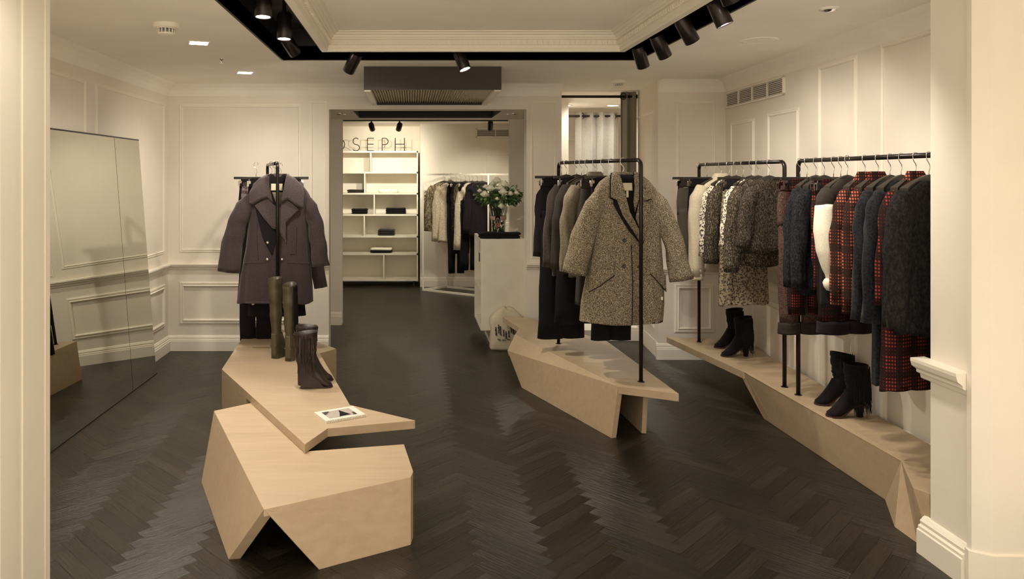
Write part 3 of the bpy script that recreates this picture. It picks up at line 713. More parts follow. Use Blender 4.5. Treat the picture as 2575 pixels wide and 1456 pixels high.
def sleeve_mesh(path, seed=0, fold=.006, n=26, flat=.7):
    """path: (x,y,z,r[,ry]); open cuff"""
    P = [Vector(p[:3]) for p in path]; rr = [p[3] for p in path]
    # resample
    pts, rad = [], []
    for i in range(len(P)-1):
        for k in range(6):
            u = k/6; pts.append(P[i].lerp(P[i+1], u)); rad.append(rr[i]+(rr[i+1]-rr[i])*u)
    pts.append(P[-1]); rad.append(rr[-1])
    rings = []; m = len(pts)
    for i, p in enumerate(pts):
        d = (pts[min(i+1, m-1)]-pts[max(i-1, 0)]).normalized()
        a = Vector((0, 1, 0)); a = (a-d*a.dot(d)).normalized(); b_ = d.cross(a)
        u = i/(m-1)
        def rg(k, sh): 
            th = 2*math.pi*k/n; w_ = fold*(.3+u)*(math.sin(2*th+9*u+seed)*.6+math.sin(5*th-14*u+seed*2.3)*.5+.4*math.sin(23*u+th+seed))
            return p+(b_*math.cos(th)*(rad[i]-sh+w_)+a*math.sin(th)*((rad[i]-sh)*flat+w_))
        rings.append([rg(k, 0) for k in range(n)])
    last = len(pts)-1; p = pts[-1]; d = (pts[-1]-pts[-2]).normalized(); a = Vector((0, 1, 0)); a = (a-d*a.dot(d)).normalized(); b_ = d.cross(a)
    rings.append([p-d*.002+(b_*math.cos(2*math.pi*k/n)*(rad[-1]-.007)+a*math.sin(2*math.pi*k/n)*(rad[-1]*flat-.006)) for k in range(n)])
    rings.append([p-d*.07+(b_*math.cos(2*math.pi*k/n)*(rad[-1]-.014)+a*math.sin(2*math.pi*k/n)*(rad[-1]*flat-.012)) for k in range(n)])
    cap = [pts[0]-(pts[1]-pts[0]).normalized()*.012+(q-pts[0])*.55 for q in rings[0]]
    return MB().loft([cap]+rings, True)
def applied(body, poly, off, thick, name, mat, parent, cuts=10, wave=0):
    """a cloth piece lying on the front of a body; poly in local (x,z)"""
    bm = bmesh.new(); vs_ = [bm.verts.new((x, 0, z)) for x, z in poly]; bm.faces.new(vs_)
    bmesh.ops.triangulate(bm, faces=bm.faces)
    for _ in range(3): bmesh.ops.subdivide_edges(bm, edges=[e for e in bm.edges if e.calc_length() > .012], cuts=1, use_grid_fill=False); bmesh.ops.triangulate(bm, faces=bm.faces)
    offs = off if callable(off) else (lambda x, z: off)
    for v in bm.verts: v.co.y = body.front(v.co.x, v.co.z)-offs(v.co.x, v.co.z)
    me = bpy.data.meshes.new(name); bm.normal_update()
    for f in bm.faces:
        if f.normal.y > 0: f.normal_flip()
    bm.to_mesh(me); bm.free()
    me.polygons.foreach_set('use_smooth', [True]*len(me.polygons)); me.materials.append(mat)
    o = bpy.data.objects.new(name, me); col.objects.link(o); o.parent = parent
    so = o.modifiers.new('solid', 'SOLIDIFY'); so.thickness = thick; so.offset = -1
    return o
def line_on(body, pts, r, name, mat, parent, off=.001):
    P = []
    for i in range(len(pts)-1):
        for k in range(8):
            u = k/8; x = pts[i][0]+(pts[i+1][0]-pts[i][0])*u; z = pts[i][1]+(pts[i+1][1]-pts[i][1])*u; P.append(Vector((x, body.front(x, z)-off, z)))
    x, z = pts[-1]; P.append(Vector((x, body.front(x, z)-off, z)))
    return MB().tube(P, r, 6).build(name, mat, parent, smooth=True)

def top_garment(kind, loc, rz, mat, label, cat, w=.19, length=.75, sl=.55, depth=.035, flare=.02, seed=1, sr=.052, group=None, collar=None, short=None, sleeves=(1, 1), hang=True, splay=.04, cuffmat=None, slmat=None, botmat=None, pants=None, neck=.07, hangw=None):
    t = empty(kind, loc, rz, label, cat, group)
    lv = [(-.115, -neck, neck, depth*.7), (-.130, -neck*1.5, neck*1.5, depth*.85), (-.150, -w*.82, w*.82, depth), (-.175, -w*.97, w*.97, depth*1.05), (-.26, -w, w, depth*1.15),
          (-.45, -w-flare*.3, w+flare*.3, depth*1.2), (-length, -w-flare, w+flare, depth*1.3)]
    bd = Body(lv, seed, fold=.007, n=44, step=.035)
    bd.mesh().build('body', mat, t, smooth=True)
    for s, on_ in zip((-1, 1), sleeves):
        if not on_: continue
        path = [(s*(w-.035), 0, -.185, sr*.9), (s*(w+.008), -.008, -.26, sr*1.12), (s*(w+.02+splay*.4), -.012, -.42, sr*1.02), (s*(w+.02+splay), -.02, -.18-sl, sr*.86)]
        sleeve_mesh(path, seed+s, .006).build('sleeve', slmat or mat, t, smooth=True)
        if cuffmat:
            e = path[-1]; sleeve_mesh([(e[0], e[1], e[2]+.05, sr*.80), (e[0]+s*.002, e[1], e[2]-.03, sr*.76)], seed, .002).build('cuff', cuffmat, t, smooth=True)
    if collar:
        cb = Body([(-.100, -neck*.85, neck*.85, depth*.75), (-.150, -neck*1.35, neck*1.35, depth*1.25)], seed, 0, 32, .02); cb.mesh().build('collar', collar, t, smooth=True)
    if botmat:
        cb = Body([(-length+.02, -w-flare+.004, w+flare-.004, depth*1.25), (-length-.05, -w-flare*.8, w+flare*.8, depth*1.25)], seed, .004, 44, .02); cb.mesh().build('hem_band', botmat, t, smooth=True)
    if hang: hanger(loc, rz, 'coat', short or label, w=hangw or w-.02)
    return t
def trousers(loc, rz, mat, label, w=.17, length=.95, seed=1, cuff=None, group=None, short=None, lw=.075, skirt=False, hang=True, depth=.026, kind='trousers', cat='trousers', drift=0, band=None):
    t = empty(kind, loc, rz, label, cat, group)
    Body([(-.150, -w, w, depth*.8), (-.19, -w*1.01, w*1.01, depth)], seed, 0, 36, .02).mesh().build('waistband', band or mat, t, smooth=True)
    if skirt:
        Body([(-.185, -w, w, depth), (-.35, -w*1.1, w*1.1, depth*1.3), (-length, -w*1.25, w*1.25, depth*1.6)], seed, .010, 48, .035).mesh().build('skirt_panel', mat, t, smooth=True)
    else:
        Body([(-.185, -w, w, depth), (-.30, -w*1.07, w*1.07, depth*1.3), (-.40, -w*1.04, w*1.04, depth*1.3)], seed, .004, 40, .03).mesh().build('hip_panel', mat, t, smooth=True)
        for s in (-1, 1):
            sleeve_mesh([(s*w*.52, 0, -.36, w*.50), (s*w*.53+drift*.3, 0, -.55, w*.48), (s*w*.5+drift, -.004*s, -length, lw)], seed+s, .005, flat=.55).build('leg', mat, t, smooth=True)
            if cuff:
                sleeve_mesh([(s*w*.5+drift, -.004*s, -length+.01, lw+.008), (s*w*.5+drift, -.004*s, -length-.055, lw+.010)], seed, .002, flat=.62).build('cuff', cuff, t, smooth=True)
    if hang: hanger(loc, rz, 'clip', short or label, w=w+.045)
    return t

# fabrics
f_aub = fabric('aubergine_wool', (.056, .040, .043), var=.2, weave=180, sheen=.22)
f_aubl = fabric('aubergine_wool_collar', (.072, .053, .056), var=.2, weave=180, sheen=.4)
f_blk = fabric('black_cloth', (.009, .0075, .009), sheen=.02)
f_blk2 = fabric('black_velvet', (.014, .010, .013), sheen=.06)
f_char = fabric('charcoal_cloth', (.034, .028, .023), sheen=.05)
f_char2 = fabric('dark_brown_knit', (.052, .040, .034), weave=120, sheen=.2)
f_grey = fabric('warm_grey_cloth', (.10, .085, .062), sheen=.1)
f_taupe = fabric('taupe_wool', (.20, .165, .12), weave=150)
f_cream = fabric('cream_knit', (.58, .50, .37), var=.1, weave=140)
f_white = fabric('white_knit', (.80, .76, .64), var=.06, weave=120)
f_navy = fabric('navy_knit', (.013, .014, .018), var=.5, weave=110, sheen=.08)
f_navy2 = tweed('navy_tweed', (.010, .010, .014), (.036, .037, .040), 130, (.42, .66))
f_charknit = tweed('charcoal_boucle', (.011, .010, .011), (.034, .031, .031), 90, (.40, .70))
f_tweed = tweed('salt_pepper_tweed', (.045, .036, .026), (.66, .57, .42), 320, (.40, .62), (.19, .155, .11))
f_tweed2 = tweed('dark_tweed', (.030, .024, .018), (.26, .215, .155), 150, (.45, .64), (.085, .066, .048))
f_plaid = plaid('red_plaid', (.030, .016, .012), (.46, .11, .07), 62, .62)
f_plaid2 = plaid('dark_red_plaid', (.022, .010, .010), (.28, .04, .035), 62, .65)
f_plaid3 = plaid('deep_plaid', (.014, .007, .008), (.10, .012, .016), 50, .65)
f_brocade = leopard('red_brown_print', (.085, .042, .032), (.028, .014, .012), 75, (.20, .095, .065))
f_leo = leopard('leopard_print', (.30, .235, .15), (.03, .022, .018), 72, (.13, .085, .05))
f_leow = leopard('white_leopard_print', (.72, .64, .50), (.03, .024, .022), 72, (.05, .04, .035))

RZ3, RZ2 = R(20), R(12)
# --- nearer right rack, far end first
def g3(px): return rail_pt(R3, px)
G3 = 'garments on the nearer right rack'
trousers(g3(2011)+Vector((0, 0, 0)), R(6), f_brocade, 'red brown patterned trousers with dark turned-up cuffs on the right bench rack', w=.135, length=1.0, seed=3, cuff=f_char, lw=.06, short='red brown patterned trousers')
trousers(g3(2029), R(10), f_plaid2, 'thin red checked trousers behind the navy tweed coats, their cuffs hidden', w=.13, length=.92, seed=4, short='red checked trousers behind the navy coats', lw=.055)
top_garment('tweed_coat', g3(2051), RZ3, f_navy2, 'navy tweed coat on the right rack, farther of the two beside the patterned trousers', 'coat', w=.155, length=.74, sl=.55, seed=5, short='farther navy tweed coat', depth=.03)
top_garment('tweed_coat', g3(2072), RZ3, f_navy2, 'navy tweed coat on the right rack, directly behind the black and white sweater', 'coat', w=.16, length=.76, sl=.54, seed=6, short='navy tweed coat behind the white sleeve', depth=.03)
trousers(g3(2096), RZ3, f_plaid2, 'narrow red dotted trousers just left of the white sleeve', w=.15, length=.72, seed=7, short='narrow red dotted trousers', lw=.055)
trousers(g3(2114), R(14), f_plaid3, 'dark plum plaid trousers with wide black cuffs below the white sleeve', w=.155, length=.90, seed=8, cuff=f_blk2, lw=.085, short='dark plum plaid trousers', drift=.03)
# two-tone sweater
loc = g3(2146)+Vector((-.045, -.02, 0))
sw = empty('sweater', loc, RZ3, 'two-tone sweater with charcoal shoulder, black body and knotted white sleeve', 'sweater')
w_, L2 = .165, .78
bd = Body([(-.115, -.07, .07, .024), (-.15, -w_*.82, w_*.82, .032), (-.175, -w_*.97, w_*.97, .034), (-.30, -w_+.01, w_-.01, .036), (-.60, -w_-.01, w_+.01, .045), (-L2, -w_-.005, w_+.06, .055)], 9, .006, 48, .03)
bd.mesh().build('body', f_blk, sw, smooth=True)
Body([(-.108, -.072, .072, .028), (-.15, -w_*.86, w_*.86, .038), (-.175, -w_-.004, w_+.004, .041), (-.275, -w_-.002, w_+.002, .045)], 9, .0, 48, .03).mesh().build('yoke', f_char, sw, smooth=True)
for s in (-1, 1):
    e = .05
    sleeve_mesh([(s*(w_-.03), -.004, -.19, .050), (s*(w_+.004), -.012, -.22, .054), (s*(w_+.012), -.02, -.262, .052)], 2+s, .002).build('upper_sleeve', f_char, sw, smooth=True)
    sleeve_mesh([(s*(w_+.010), -.02, -.25, .054), (s*(w_+.022), -.03, -.38, .060), (s*(w_+.020), -.035, -.48, .054), (s*(w_+.006), -.04, -.58, .032), (s*(w_-.004), -.04, -.63, .020)], 3+s, .002, flat=.9).build('white_sleeve', f_white, sw, smooth=True)
    c = Vector((s*(w_-.004), -.04, -.645))
    MB().loft([[c+Vector((rr_*math.cos(2*math.pi*k/16), rr_*.8*math.sin(2*math.pi*k/16), z)) for k in range(16)] for rr_, z in ((.012, .03), (.034, .018), (.044, 0), (.038, -.022), (.024, -.040), (.004, -.046))], True, True).build('cuff_knot', f_white, sw, smooth=True)
hanger(loc, RZ3, 'coat', 'two-tone black and white sweater', w=.145)
top_garment('plaid_shirt', g3(2174), RZ3, f_plaid, 'red and brown plaid shirt beside the white sleeve on the right rack', 'shirt', w=.15, length=.68, sl=.54, seed=11, collar=f_plaid, short='plaid shirt beside the white sleeve', depth=.028, cuffmat=f_plaid)
top_garment('plaid_shirt', g3(2207), RZ3, f_plaid, 'red and brown plaid shirt next to the navy knit coats on the right rack', 'shirt', w=.155, length=.72, sl=.56, seed=12, collar=f_plaid2, short='plaid shirt next to the navy knit coats', depth=.028, cuffmat=f_plaid2)
top_garment('knit_coat', g3(2238), RZ3, f_navy, 'navy knit coat on the right rack, shorter of the two side by side', 'coat', w=.16, length=.74, sl=.60, seed=13, short='shorter navy knit coat', depth=.034)
top_garment('knit_coat', g3(2266), RZ3, f_navy, 'long navy knit coat reaching almost down to the right bench', 'coat', w=.16, length=1.07, sl=.60, seed=14, short='long navy knit coat', depth=.034)
top_garment('plaid_dress', g3(2302), RZ3, f_plaid2, 'long red checked dress with ruffled hem beside the right jamb', 'dress', w=.16, length=1.07, sl=.50, seed=15, collar=f_plaid, short='long red checked dress', depth=.036, flare=.05)
top_garment('boucle_coat', g3(2336), RZ3, f_charknit, 'charcoal boucle coat nearest the right jamb, cut off by it', 'coat', w=.18, length=.80, sl=.58, seed=16, short='charcoal boucle coat', depth=.045, sr=.062)

# --- farther right rack
def g2(px): return rail_pt(R2, px)
trousers(g2(1757), R(2), f_grey, 'dark grey wide trousers at the far end of the farther right rack', w=.17, length=.80, seed=21, band=f_char, short='dark grey wide trousers', lw=.08)
trousers(g2(1778), R(6), f_blk, 'black cropped trousers behind the cream sweater', w=.15, length=.84, seed=22, short='black trousers behind the cream sweater')
top_garment('knit_sweater', g2(1812), RZ2, f_cream, 'chunky cream knit sweater with ribbed cuffs on the farther right rack', 'sweater', w=.175, length=.80, sl=.66, seed=23, depth=.055, sr=.068, collar=f_cream, short='chunky cream sweater', cuffmat=f_cream, splay=.02)
top_garment('print_dress', g2(1832), RZ2, f_leow, 'white and black animal print blouse between cream sweater and tweed jacket', 'blouse', w=.155, length=.70, sl=.50, seed=24, short='animal print blouse beside the cream sweater', depth=.026)
top_garment('tweed_jacket', g2(1850), RZ2, f_tweed2, 'dark grey tweed jacket next to the cream sweater', 'jacket', w=.16, length=.70, sl=.54, seed=25, short='tweed jacket next to the cream sweater', depth=.036, sr=.056)
trousers(g2(1868), RZ2, f_leo, 'long brown animal print skirt hanging below the tweed jackets', w=.155, length=1.0, seed=26, skirt=True, kind='print_skirt', cat='skirt', short='brown animal print skirt', depth=.03, band=f_blk)
top_garment('print_blouse', g2(1889), RZ2, f_leow, 'white and black animal print blouse with open front between the two tweed jackets', 'blouse', w=.15, length=.62, sl=.40, seed=27, short='print blouse between the tweed jackets', depth=.026)
top_garment('tweed_jacket', g2(1906), RZ2, f_tweed2, 'dark grey tweed jacket, nearer of the two long-sleeved ones over the skirt', 'jacket', w=.16, length=.70, sl=.56, seed=28, short='nearer grey tweed jacket', depth=.038, sr=.058)
top_garment('tweed_jacket', g2(1934), RZ2, tweed('black_tweed', (.022, .018, .014), (.15, .12, .09), 150, (.45, .66)), 'short black tweed jacket nearest the upright of the farther right rack', 'jacket', w=.15, length=.60, sl=.38, seed=29, short='short black tweed jacket', depth=.034)

# --- middle rack
def gm(px): return rail_pt(RM, px)
RZM = R(12)
top_garment('blouse', gm(1424), RZM, f_blk2, 'black blouse with full gathered sleeves at the far end of the middle rack', 'blouse', w=.16, length=.70, sl=.52, seed=31, short='black gathered blouse', sr=.066, depth=.03, splay=.03)
trousers(gm(1436)+Vector((-.07, 0, 0)), RZM, f_blk, 'long black wide-leg trousers at the far end of the middle rack', w=.165, length=1.30, seed=32, short='long black trousers', lw=.10)
top_garment('cardigan', gm(1450), RZM, f_char2, 'dark brown cardigan second from the far end of the middle rack', 'cardigan', w=.165, length=.82, sl=.58, seed=33, short='dark brown cardigan', depth=.03)
trousers(gm(1462), RZM, f_blk, 'black flared trousers under the dark coats of the middle rack', w=.17, length=1.16, seed=38, short='black flared trousers', lw=.10, drift=-.02)
top_garment('wool_coat', gm(1476), RZM, f_char, 'charcoal wool coat left of the taupe jacket on the middle rack', 'coat', w=.17, length=.80, sl=.58, seed=34, short='charcoal wool coat', depth=.038, sr=.058)
top_garment('wool_jacket', gm(1496), RZM, f_taupe, 'taupe wool jacket just behind the tweed coat on the middle rack', 'jacket', w=.17, length=.80, sl=.58, seed=35, short='taupe wool jacket', depth=.036, collar=f_taupe)
trousers(gm(1516), RZM, f_char, 'dark grey flared skirt behind the tweed coat on the middle rack', w=.16, length=.98, seed=36, skirt=True, kind='flared_skirt', cat='skirt', short='dark grey flared skirt', depth=.04)
trousers(gm(1536), R(6), f_blk, 'black cropped trousers below the hem of the tweed coat', w=.135, length=1.20, seed=37, short='black trousers below the tweed coat', lw=.066)

# ------------------------------------------------------------------ the two coats in front
def hero_tools(hx, hy, s):
    return lambda x, y: ((x-hx)*s, -(y-hy)*s)
# tweed coat on the middle rack
loc = gm(1566); S = loc.y/FPX; q = hero_tools(1566, 403, S)
tc = empty('tweed_coat', loc, 0, 'large salt-and-pepper tweed coat facing forward at the front of the middle rack', 'coat')
def LV(rows, q, hy):
    return [(q(0, y)[1], q(xl, 0)[0], q(xr, 0)[0], d) for y, xl, xr, d in rows]
bd = Body(LV([(436, 1538, 1604, .030), (444, 1524, 1620, .040), (456, 1508, 1634, .052), (474, 1496, 1648, .060), (500, 1492, 1660, .066), (540, 1494, 1661, .074), (600, 1489, 1660, .084),
              (690, 1476, 1667, .095), (760, 1463, 1668, .105), (806, 1459, 1664, .110)], q, 403), 41, fold=.006, n=90, step=.02)
bd.mesh().build('body', f_tweed, tc, smooth=True)
def slv(pts, q, y0=-.01, seed=1, mat=None, parent=None, flat=.72):
    path = []
    for i, (x, y, r) in enumerate(pts):
        a = q(x, y); path.append((a[0], y0-.006*i, a[1], r*S))
    return sleeve_mesh(path, seed, .006, n=36, flat=flat).build('sleeve', mat, parent, smooth=True)
slv([(1511, 474, 9), (1495, 515, 28), (1472, 570, 28), (1453, 625, 30), (1441, 686, 32)], q, -.02, 3, f_tweed, tc)
slv([(1631, 474, 9), (1651, 512, 26), (1678, 570, 25), (1696, 625, 26), (1709, 702, 28)], q, -.005, 5, f_tweed, tc)
P_ = lambda pts: [q(x, y) for x, y in pts]
def bigger(poly, k, dx, dz):
    cx_ = sum(p[0] for p in poly)/len(poly); cz_ = sum(p[1] for p in poly)/len(poly); return [(cx_+(p[0]-cx_)*k+dx, cz_+(p[1]-cz_)*k+dz) for p in poly]
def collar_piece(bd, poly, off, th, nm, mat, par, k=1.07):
    applied(bd, bigger(poly, k, -.002, -.006), off*.35, .002, nm+'_underside', f_blk, par)  # enlarged dark piece stands in for the edge shadow
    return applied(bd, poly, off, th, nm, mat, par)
# dark inside of the neck, then label, collar and lapels
applied(bd, P_([(1548, 438), (1592, 438), (1600, 470), (1592, 540), (1583, 560), (1570, 510), (1556, 462)]), .002, .002, 'lining', f_blk, tc)
applied(bd, P_([(1556, 459), (1583, 459), (1583, 478), (1556, 478)]), .006, .0015, 'neck_label', m_label, tc)
applied(bd, P_([(1567, 478), (1573, 478), (1573, 495), (1567, 495)]), .006, .0015, 'care_tag', m_label, tc)
off1 = lambda x, z: .019
applied(bd, P_([(1534, 497), (1536, 514), (1552, 545), (1572, 578), (1603, 614), (1612, 596), (1590, 560), (1556, 520)]), .008, .003, 'lapel_underside', f_blk2, tc)  # dark strip laid in as the shadow beside the lapel
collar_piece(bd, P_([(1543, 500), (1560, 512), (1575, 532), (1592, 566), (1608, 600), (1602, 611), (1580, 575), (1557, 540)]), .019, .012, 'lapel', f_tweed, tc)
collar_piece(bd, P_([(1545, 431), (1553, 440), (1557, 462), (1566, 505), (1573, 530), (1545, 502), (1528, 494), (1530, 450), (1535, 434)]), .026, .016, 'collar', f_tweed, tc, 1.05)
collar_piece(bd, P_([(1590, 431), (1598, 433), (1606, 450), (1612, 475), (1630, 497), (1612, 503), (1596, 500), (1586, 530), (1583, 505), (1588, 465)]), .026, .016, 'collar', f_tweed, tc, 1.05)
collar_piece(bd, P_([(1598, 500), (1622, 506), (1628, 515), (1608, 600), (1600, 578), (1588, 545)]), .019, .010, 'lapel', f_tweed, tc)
nk = MB(); cx0, cz0 = q(1568, 436)
MB().loft([[Vector((cx0+a*math.cos(2*math.pi*k/24), .004+b_*math.sin(2*math.pi*k/24), cz0+zz_)) for k in range(24)] for a, b_, zz_ in ((.075, .035, -.03), (.070, .032, .008), (.058, .024, .010), (.062, .026, -.03))]).build('collar_stand', f_tweed, tc, smooth=True)
bm_ = plain('horn_button', (.05, .038, .028), .3)
def button(bd, x, z, r, mat, parent, dome=False):
    y = bd.front(x, z)-.003; b0 = MB()
    prof = [(r, .0), (r, .003), (r*.8, .0045), (r*.7, .003), (r*.15, .003)] if not dome else [(r, 0), (r*.95, .004), (r*.6, .008), (r*.1, .0095)]
    b0.loft([[Vector((x+rr_*math.cos(2*math.pi*k/20), y-h_, z+rr_*math.sin(2*math.pi*k/20))) for k in range(20)] for rr_, h_ in prof], False, True)
    b0.build('button', mat, parent, smooth=True)
for x, y in ((1561, 601), (1559, 664), (1596, 666), (1598, 603)): button(bd, *q(x, y), .0125, bm_, tc)
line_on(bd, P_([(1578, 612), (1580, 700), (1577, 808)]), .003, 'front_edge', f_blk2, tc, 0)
f1 = applied(bd, P_([(1537, 650), (1535, 686), (1475, 730), (1474, 690)]), .006, .006, 'pocket_flap', f_tweed, tc)
f2_ = applied(bd, P_([(1622, 650), (1669, 690), (1670, 728), (1624, 682)]), .006, .006, 'pocket_flap', f_tweed, tc)
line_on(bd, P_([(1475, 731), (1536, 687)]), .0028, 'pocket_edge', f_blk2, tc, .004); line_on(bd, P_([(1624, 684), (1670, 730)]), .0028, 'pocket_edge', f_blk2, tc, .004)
x_, z_ = q(1655, 745); MB().box(x_-.006, x_+.006, bd.front(x_, z_)-.008, bd.front(x_, z_), z_-.010, z_+.010).build('security_tag', m_white, tc)
hanger(loc, 0, 'coat', 'salt-and-pepper tweed coat', w=.15)

# aubergine coat on the left rack
loc = RL[0]+Vector((0.003, .10, 0)); loc.z = RL[3]; S = loc.y/FPX; HX, HY = 700, 410; loc.x = (HX-CX)/FPX*loc.y
q = hero_tools(HX, HY, S)
ac = empty('wool_coat', loc, 0, 'dark aubergine wool coat with wide collar and chrome buttons facing forward on the left rack', 'coat')
bd = Body(LV([(438, 676, 726, .030), (448, 662, 742, .040), (462, 644, 758, .052), (480, 628, 772, .060), (510, 622, 778, .066), (560, 625, 775, .074), (620, 619, 777, .085),
              (690, 606, 784, .095), (757, 598, 787, .105)], q, HY), 51, fold=.006, n=90, step=.02)
bd.mesh().build('body', f_aub, ac, smooth=True)
slv([(636, 490, 9), (618, 520, 24), (599, 560, 24), (587, 610, 25), (579, 681, 28)], q, -.02, 7, f_aub, ac)
slv([(765, 490, 9), (781, 520, 19), (794, 560, 18), (802, 610, 20), (807, 667, 23)], q, -.01, 9, f_aub, ac)
applied(bd, P_([(680, 436), (722, 436), (722, 484), (712, 505), (703, 528), (692, 510), (683, 484)]), .002, .002, 'lining', f_blk, ac)
applied(bd, P_([(685, 461), (714, 461), (714, 478), (685, 478)]), .006, .0015, 'neck_label', m_label, ac)
applied(bd, P_([(688, 482), (720, 482), (704, 524)]), .004, .0015, 'neck_lining', f_taupe, ac)
applied(bd, P_([(645, 516), (652, 545), (668, 600), (690, 640), (700, 600), (700, 575), (690, 560)]), .004, .003, 'lapel_shadow_strip', f_blk2, ac)  # dark cloth strip stands in for shade below the lapel
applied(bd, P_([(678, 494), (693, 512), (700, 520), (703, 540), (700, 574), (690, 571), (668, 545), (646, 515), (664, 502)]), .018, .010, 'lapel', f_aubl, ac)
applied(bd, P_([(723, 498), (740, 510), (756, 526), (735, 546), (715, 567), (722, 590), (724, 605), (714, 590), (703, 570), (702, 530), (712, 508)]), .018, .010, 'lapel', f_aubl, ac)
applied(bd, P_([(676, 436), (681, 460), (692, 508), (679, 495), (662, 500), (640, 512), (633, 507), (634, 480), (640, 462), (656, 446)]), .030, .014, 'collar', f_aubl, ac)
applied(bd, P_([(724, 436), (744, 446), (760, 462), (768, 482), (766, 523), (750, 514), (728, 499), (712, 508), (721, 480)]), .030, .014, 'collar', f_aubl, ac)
cx0, cz0 = q(701, 439)
MB().loft([[Vector((cx0+a*math.cos(2*math.pi*k/24), .0+b_*math.sin(2*math.pi*k/24), cz0+zz_)) for k in range(24)] for a, b_, zz_ in ((.085, .045, -.05), (.078, .036, .006), (.060, .026, .008), (.062, .028, -.04))]).build('collar_stand', f_aubl, ac, smooth=True)
for x, y in ((678.5, 606.5), (678, 648), (714, 648)): button(bd, *q(x, y), .012, m_chrome, ac, True)
for pts in ([(617, 659), (640, 656), (667, 655)], [(728, 655), (755, 657), (780, 659)], [(735, 634), (750, 634)]): line_on(bd, P_(pts), .0022, 'pocket_welt', f_aubl, ac, .002)
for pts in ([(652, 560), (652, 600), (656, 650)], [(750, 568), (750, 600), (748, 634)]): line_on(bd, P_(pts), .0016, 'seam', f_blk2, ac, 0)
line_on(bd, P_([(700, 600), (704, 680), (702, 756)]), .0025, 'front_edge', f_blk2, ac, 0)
hanger(loc, 0, 'coat', 'aubergine wool coat', w=.15)

# behind it on the left rack
def gl(k): a = RL[0].lerp(RL[1], k); return Vector((a.x, a.y, RL[3]))
top_garment('wool_coat', gl(.30)+Vector((0, 0, 0)), R(4), f_aub, 'second dark coat hidden behind the aubergine coat, its hem and right cuff showing below', 'coat', w=.20, length=1.01, sl=.76, seed=52, flare=.075, sr=.060, splay=.13, depth=.030, sleeves=(0, 1), short='second dark coat of the left rack')
jk = trousers(gl(.18), R(2), f_blk, 'wide black culottes with one pearl button hanging behind the aubergine coat', w=.20, length=1.13, seed=53, short='wide black culottes', lw=.115, drift=.01, depth=.03, kind='culottes')
pb_ = MB().lathe([(.012, 0), (.011, .004), (.006, .008), (.001, .009)], n=16).build('button', m_white, jk, smooth=True)
pb_.rotation_euler = (R(90), 0, 0); pb_.location = (-.155, -.065, -1.03)
trousers(gl(.60)+Vector((-.12, 0, 0)), R(0), f_blk2, 'narrow black trousers on the left rack, their legs ending above the bench', w=.13, length=1.40, seed=54, short='narrow black trousers', lw=.066)
top_garment('print_blouse', gl(.33)+Vector((-.02, 0, 0)), R(-4), leopard('violet_print', (.30, .25, .28), (.05, .035, .06), 40), 'violet and white printed blouse peeping out at the left shoulder of the aubergine coat', 'blouse', w=.235, length=.45, sl=.4, seed=55, depth=.026, sleeves=(0, 0), short='violet printed blouse')
trousers(gl(.90)+Vector((.10, 0, 0)), R(3), f_blk, 'black flared trousers at the far end of the left rack, right of the tall boots', w=.14, length=1.20, seed=56, short='black flared trousers of the left rack', lw=.08)

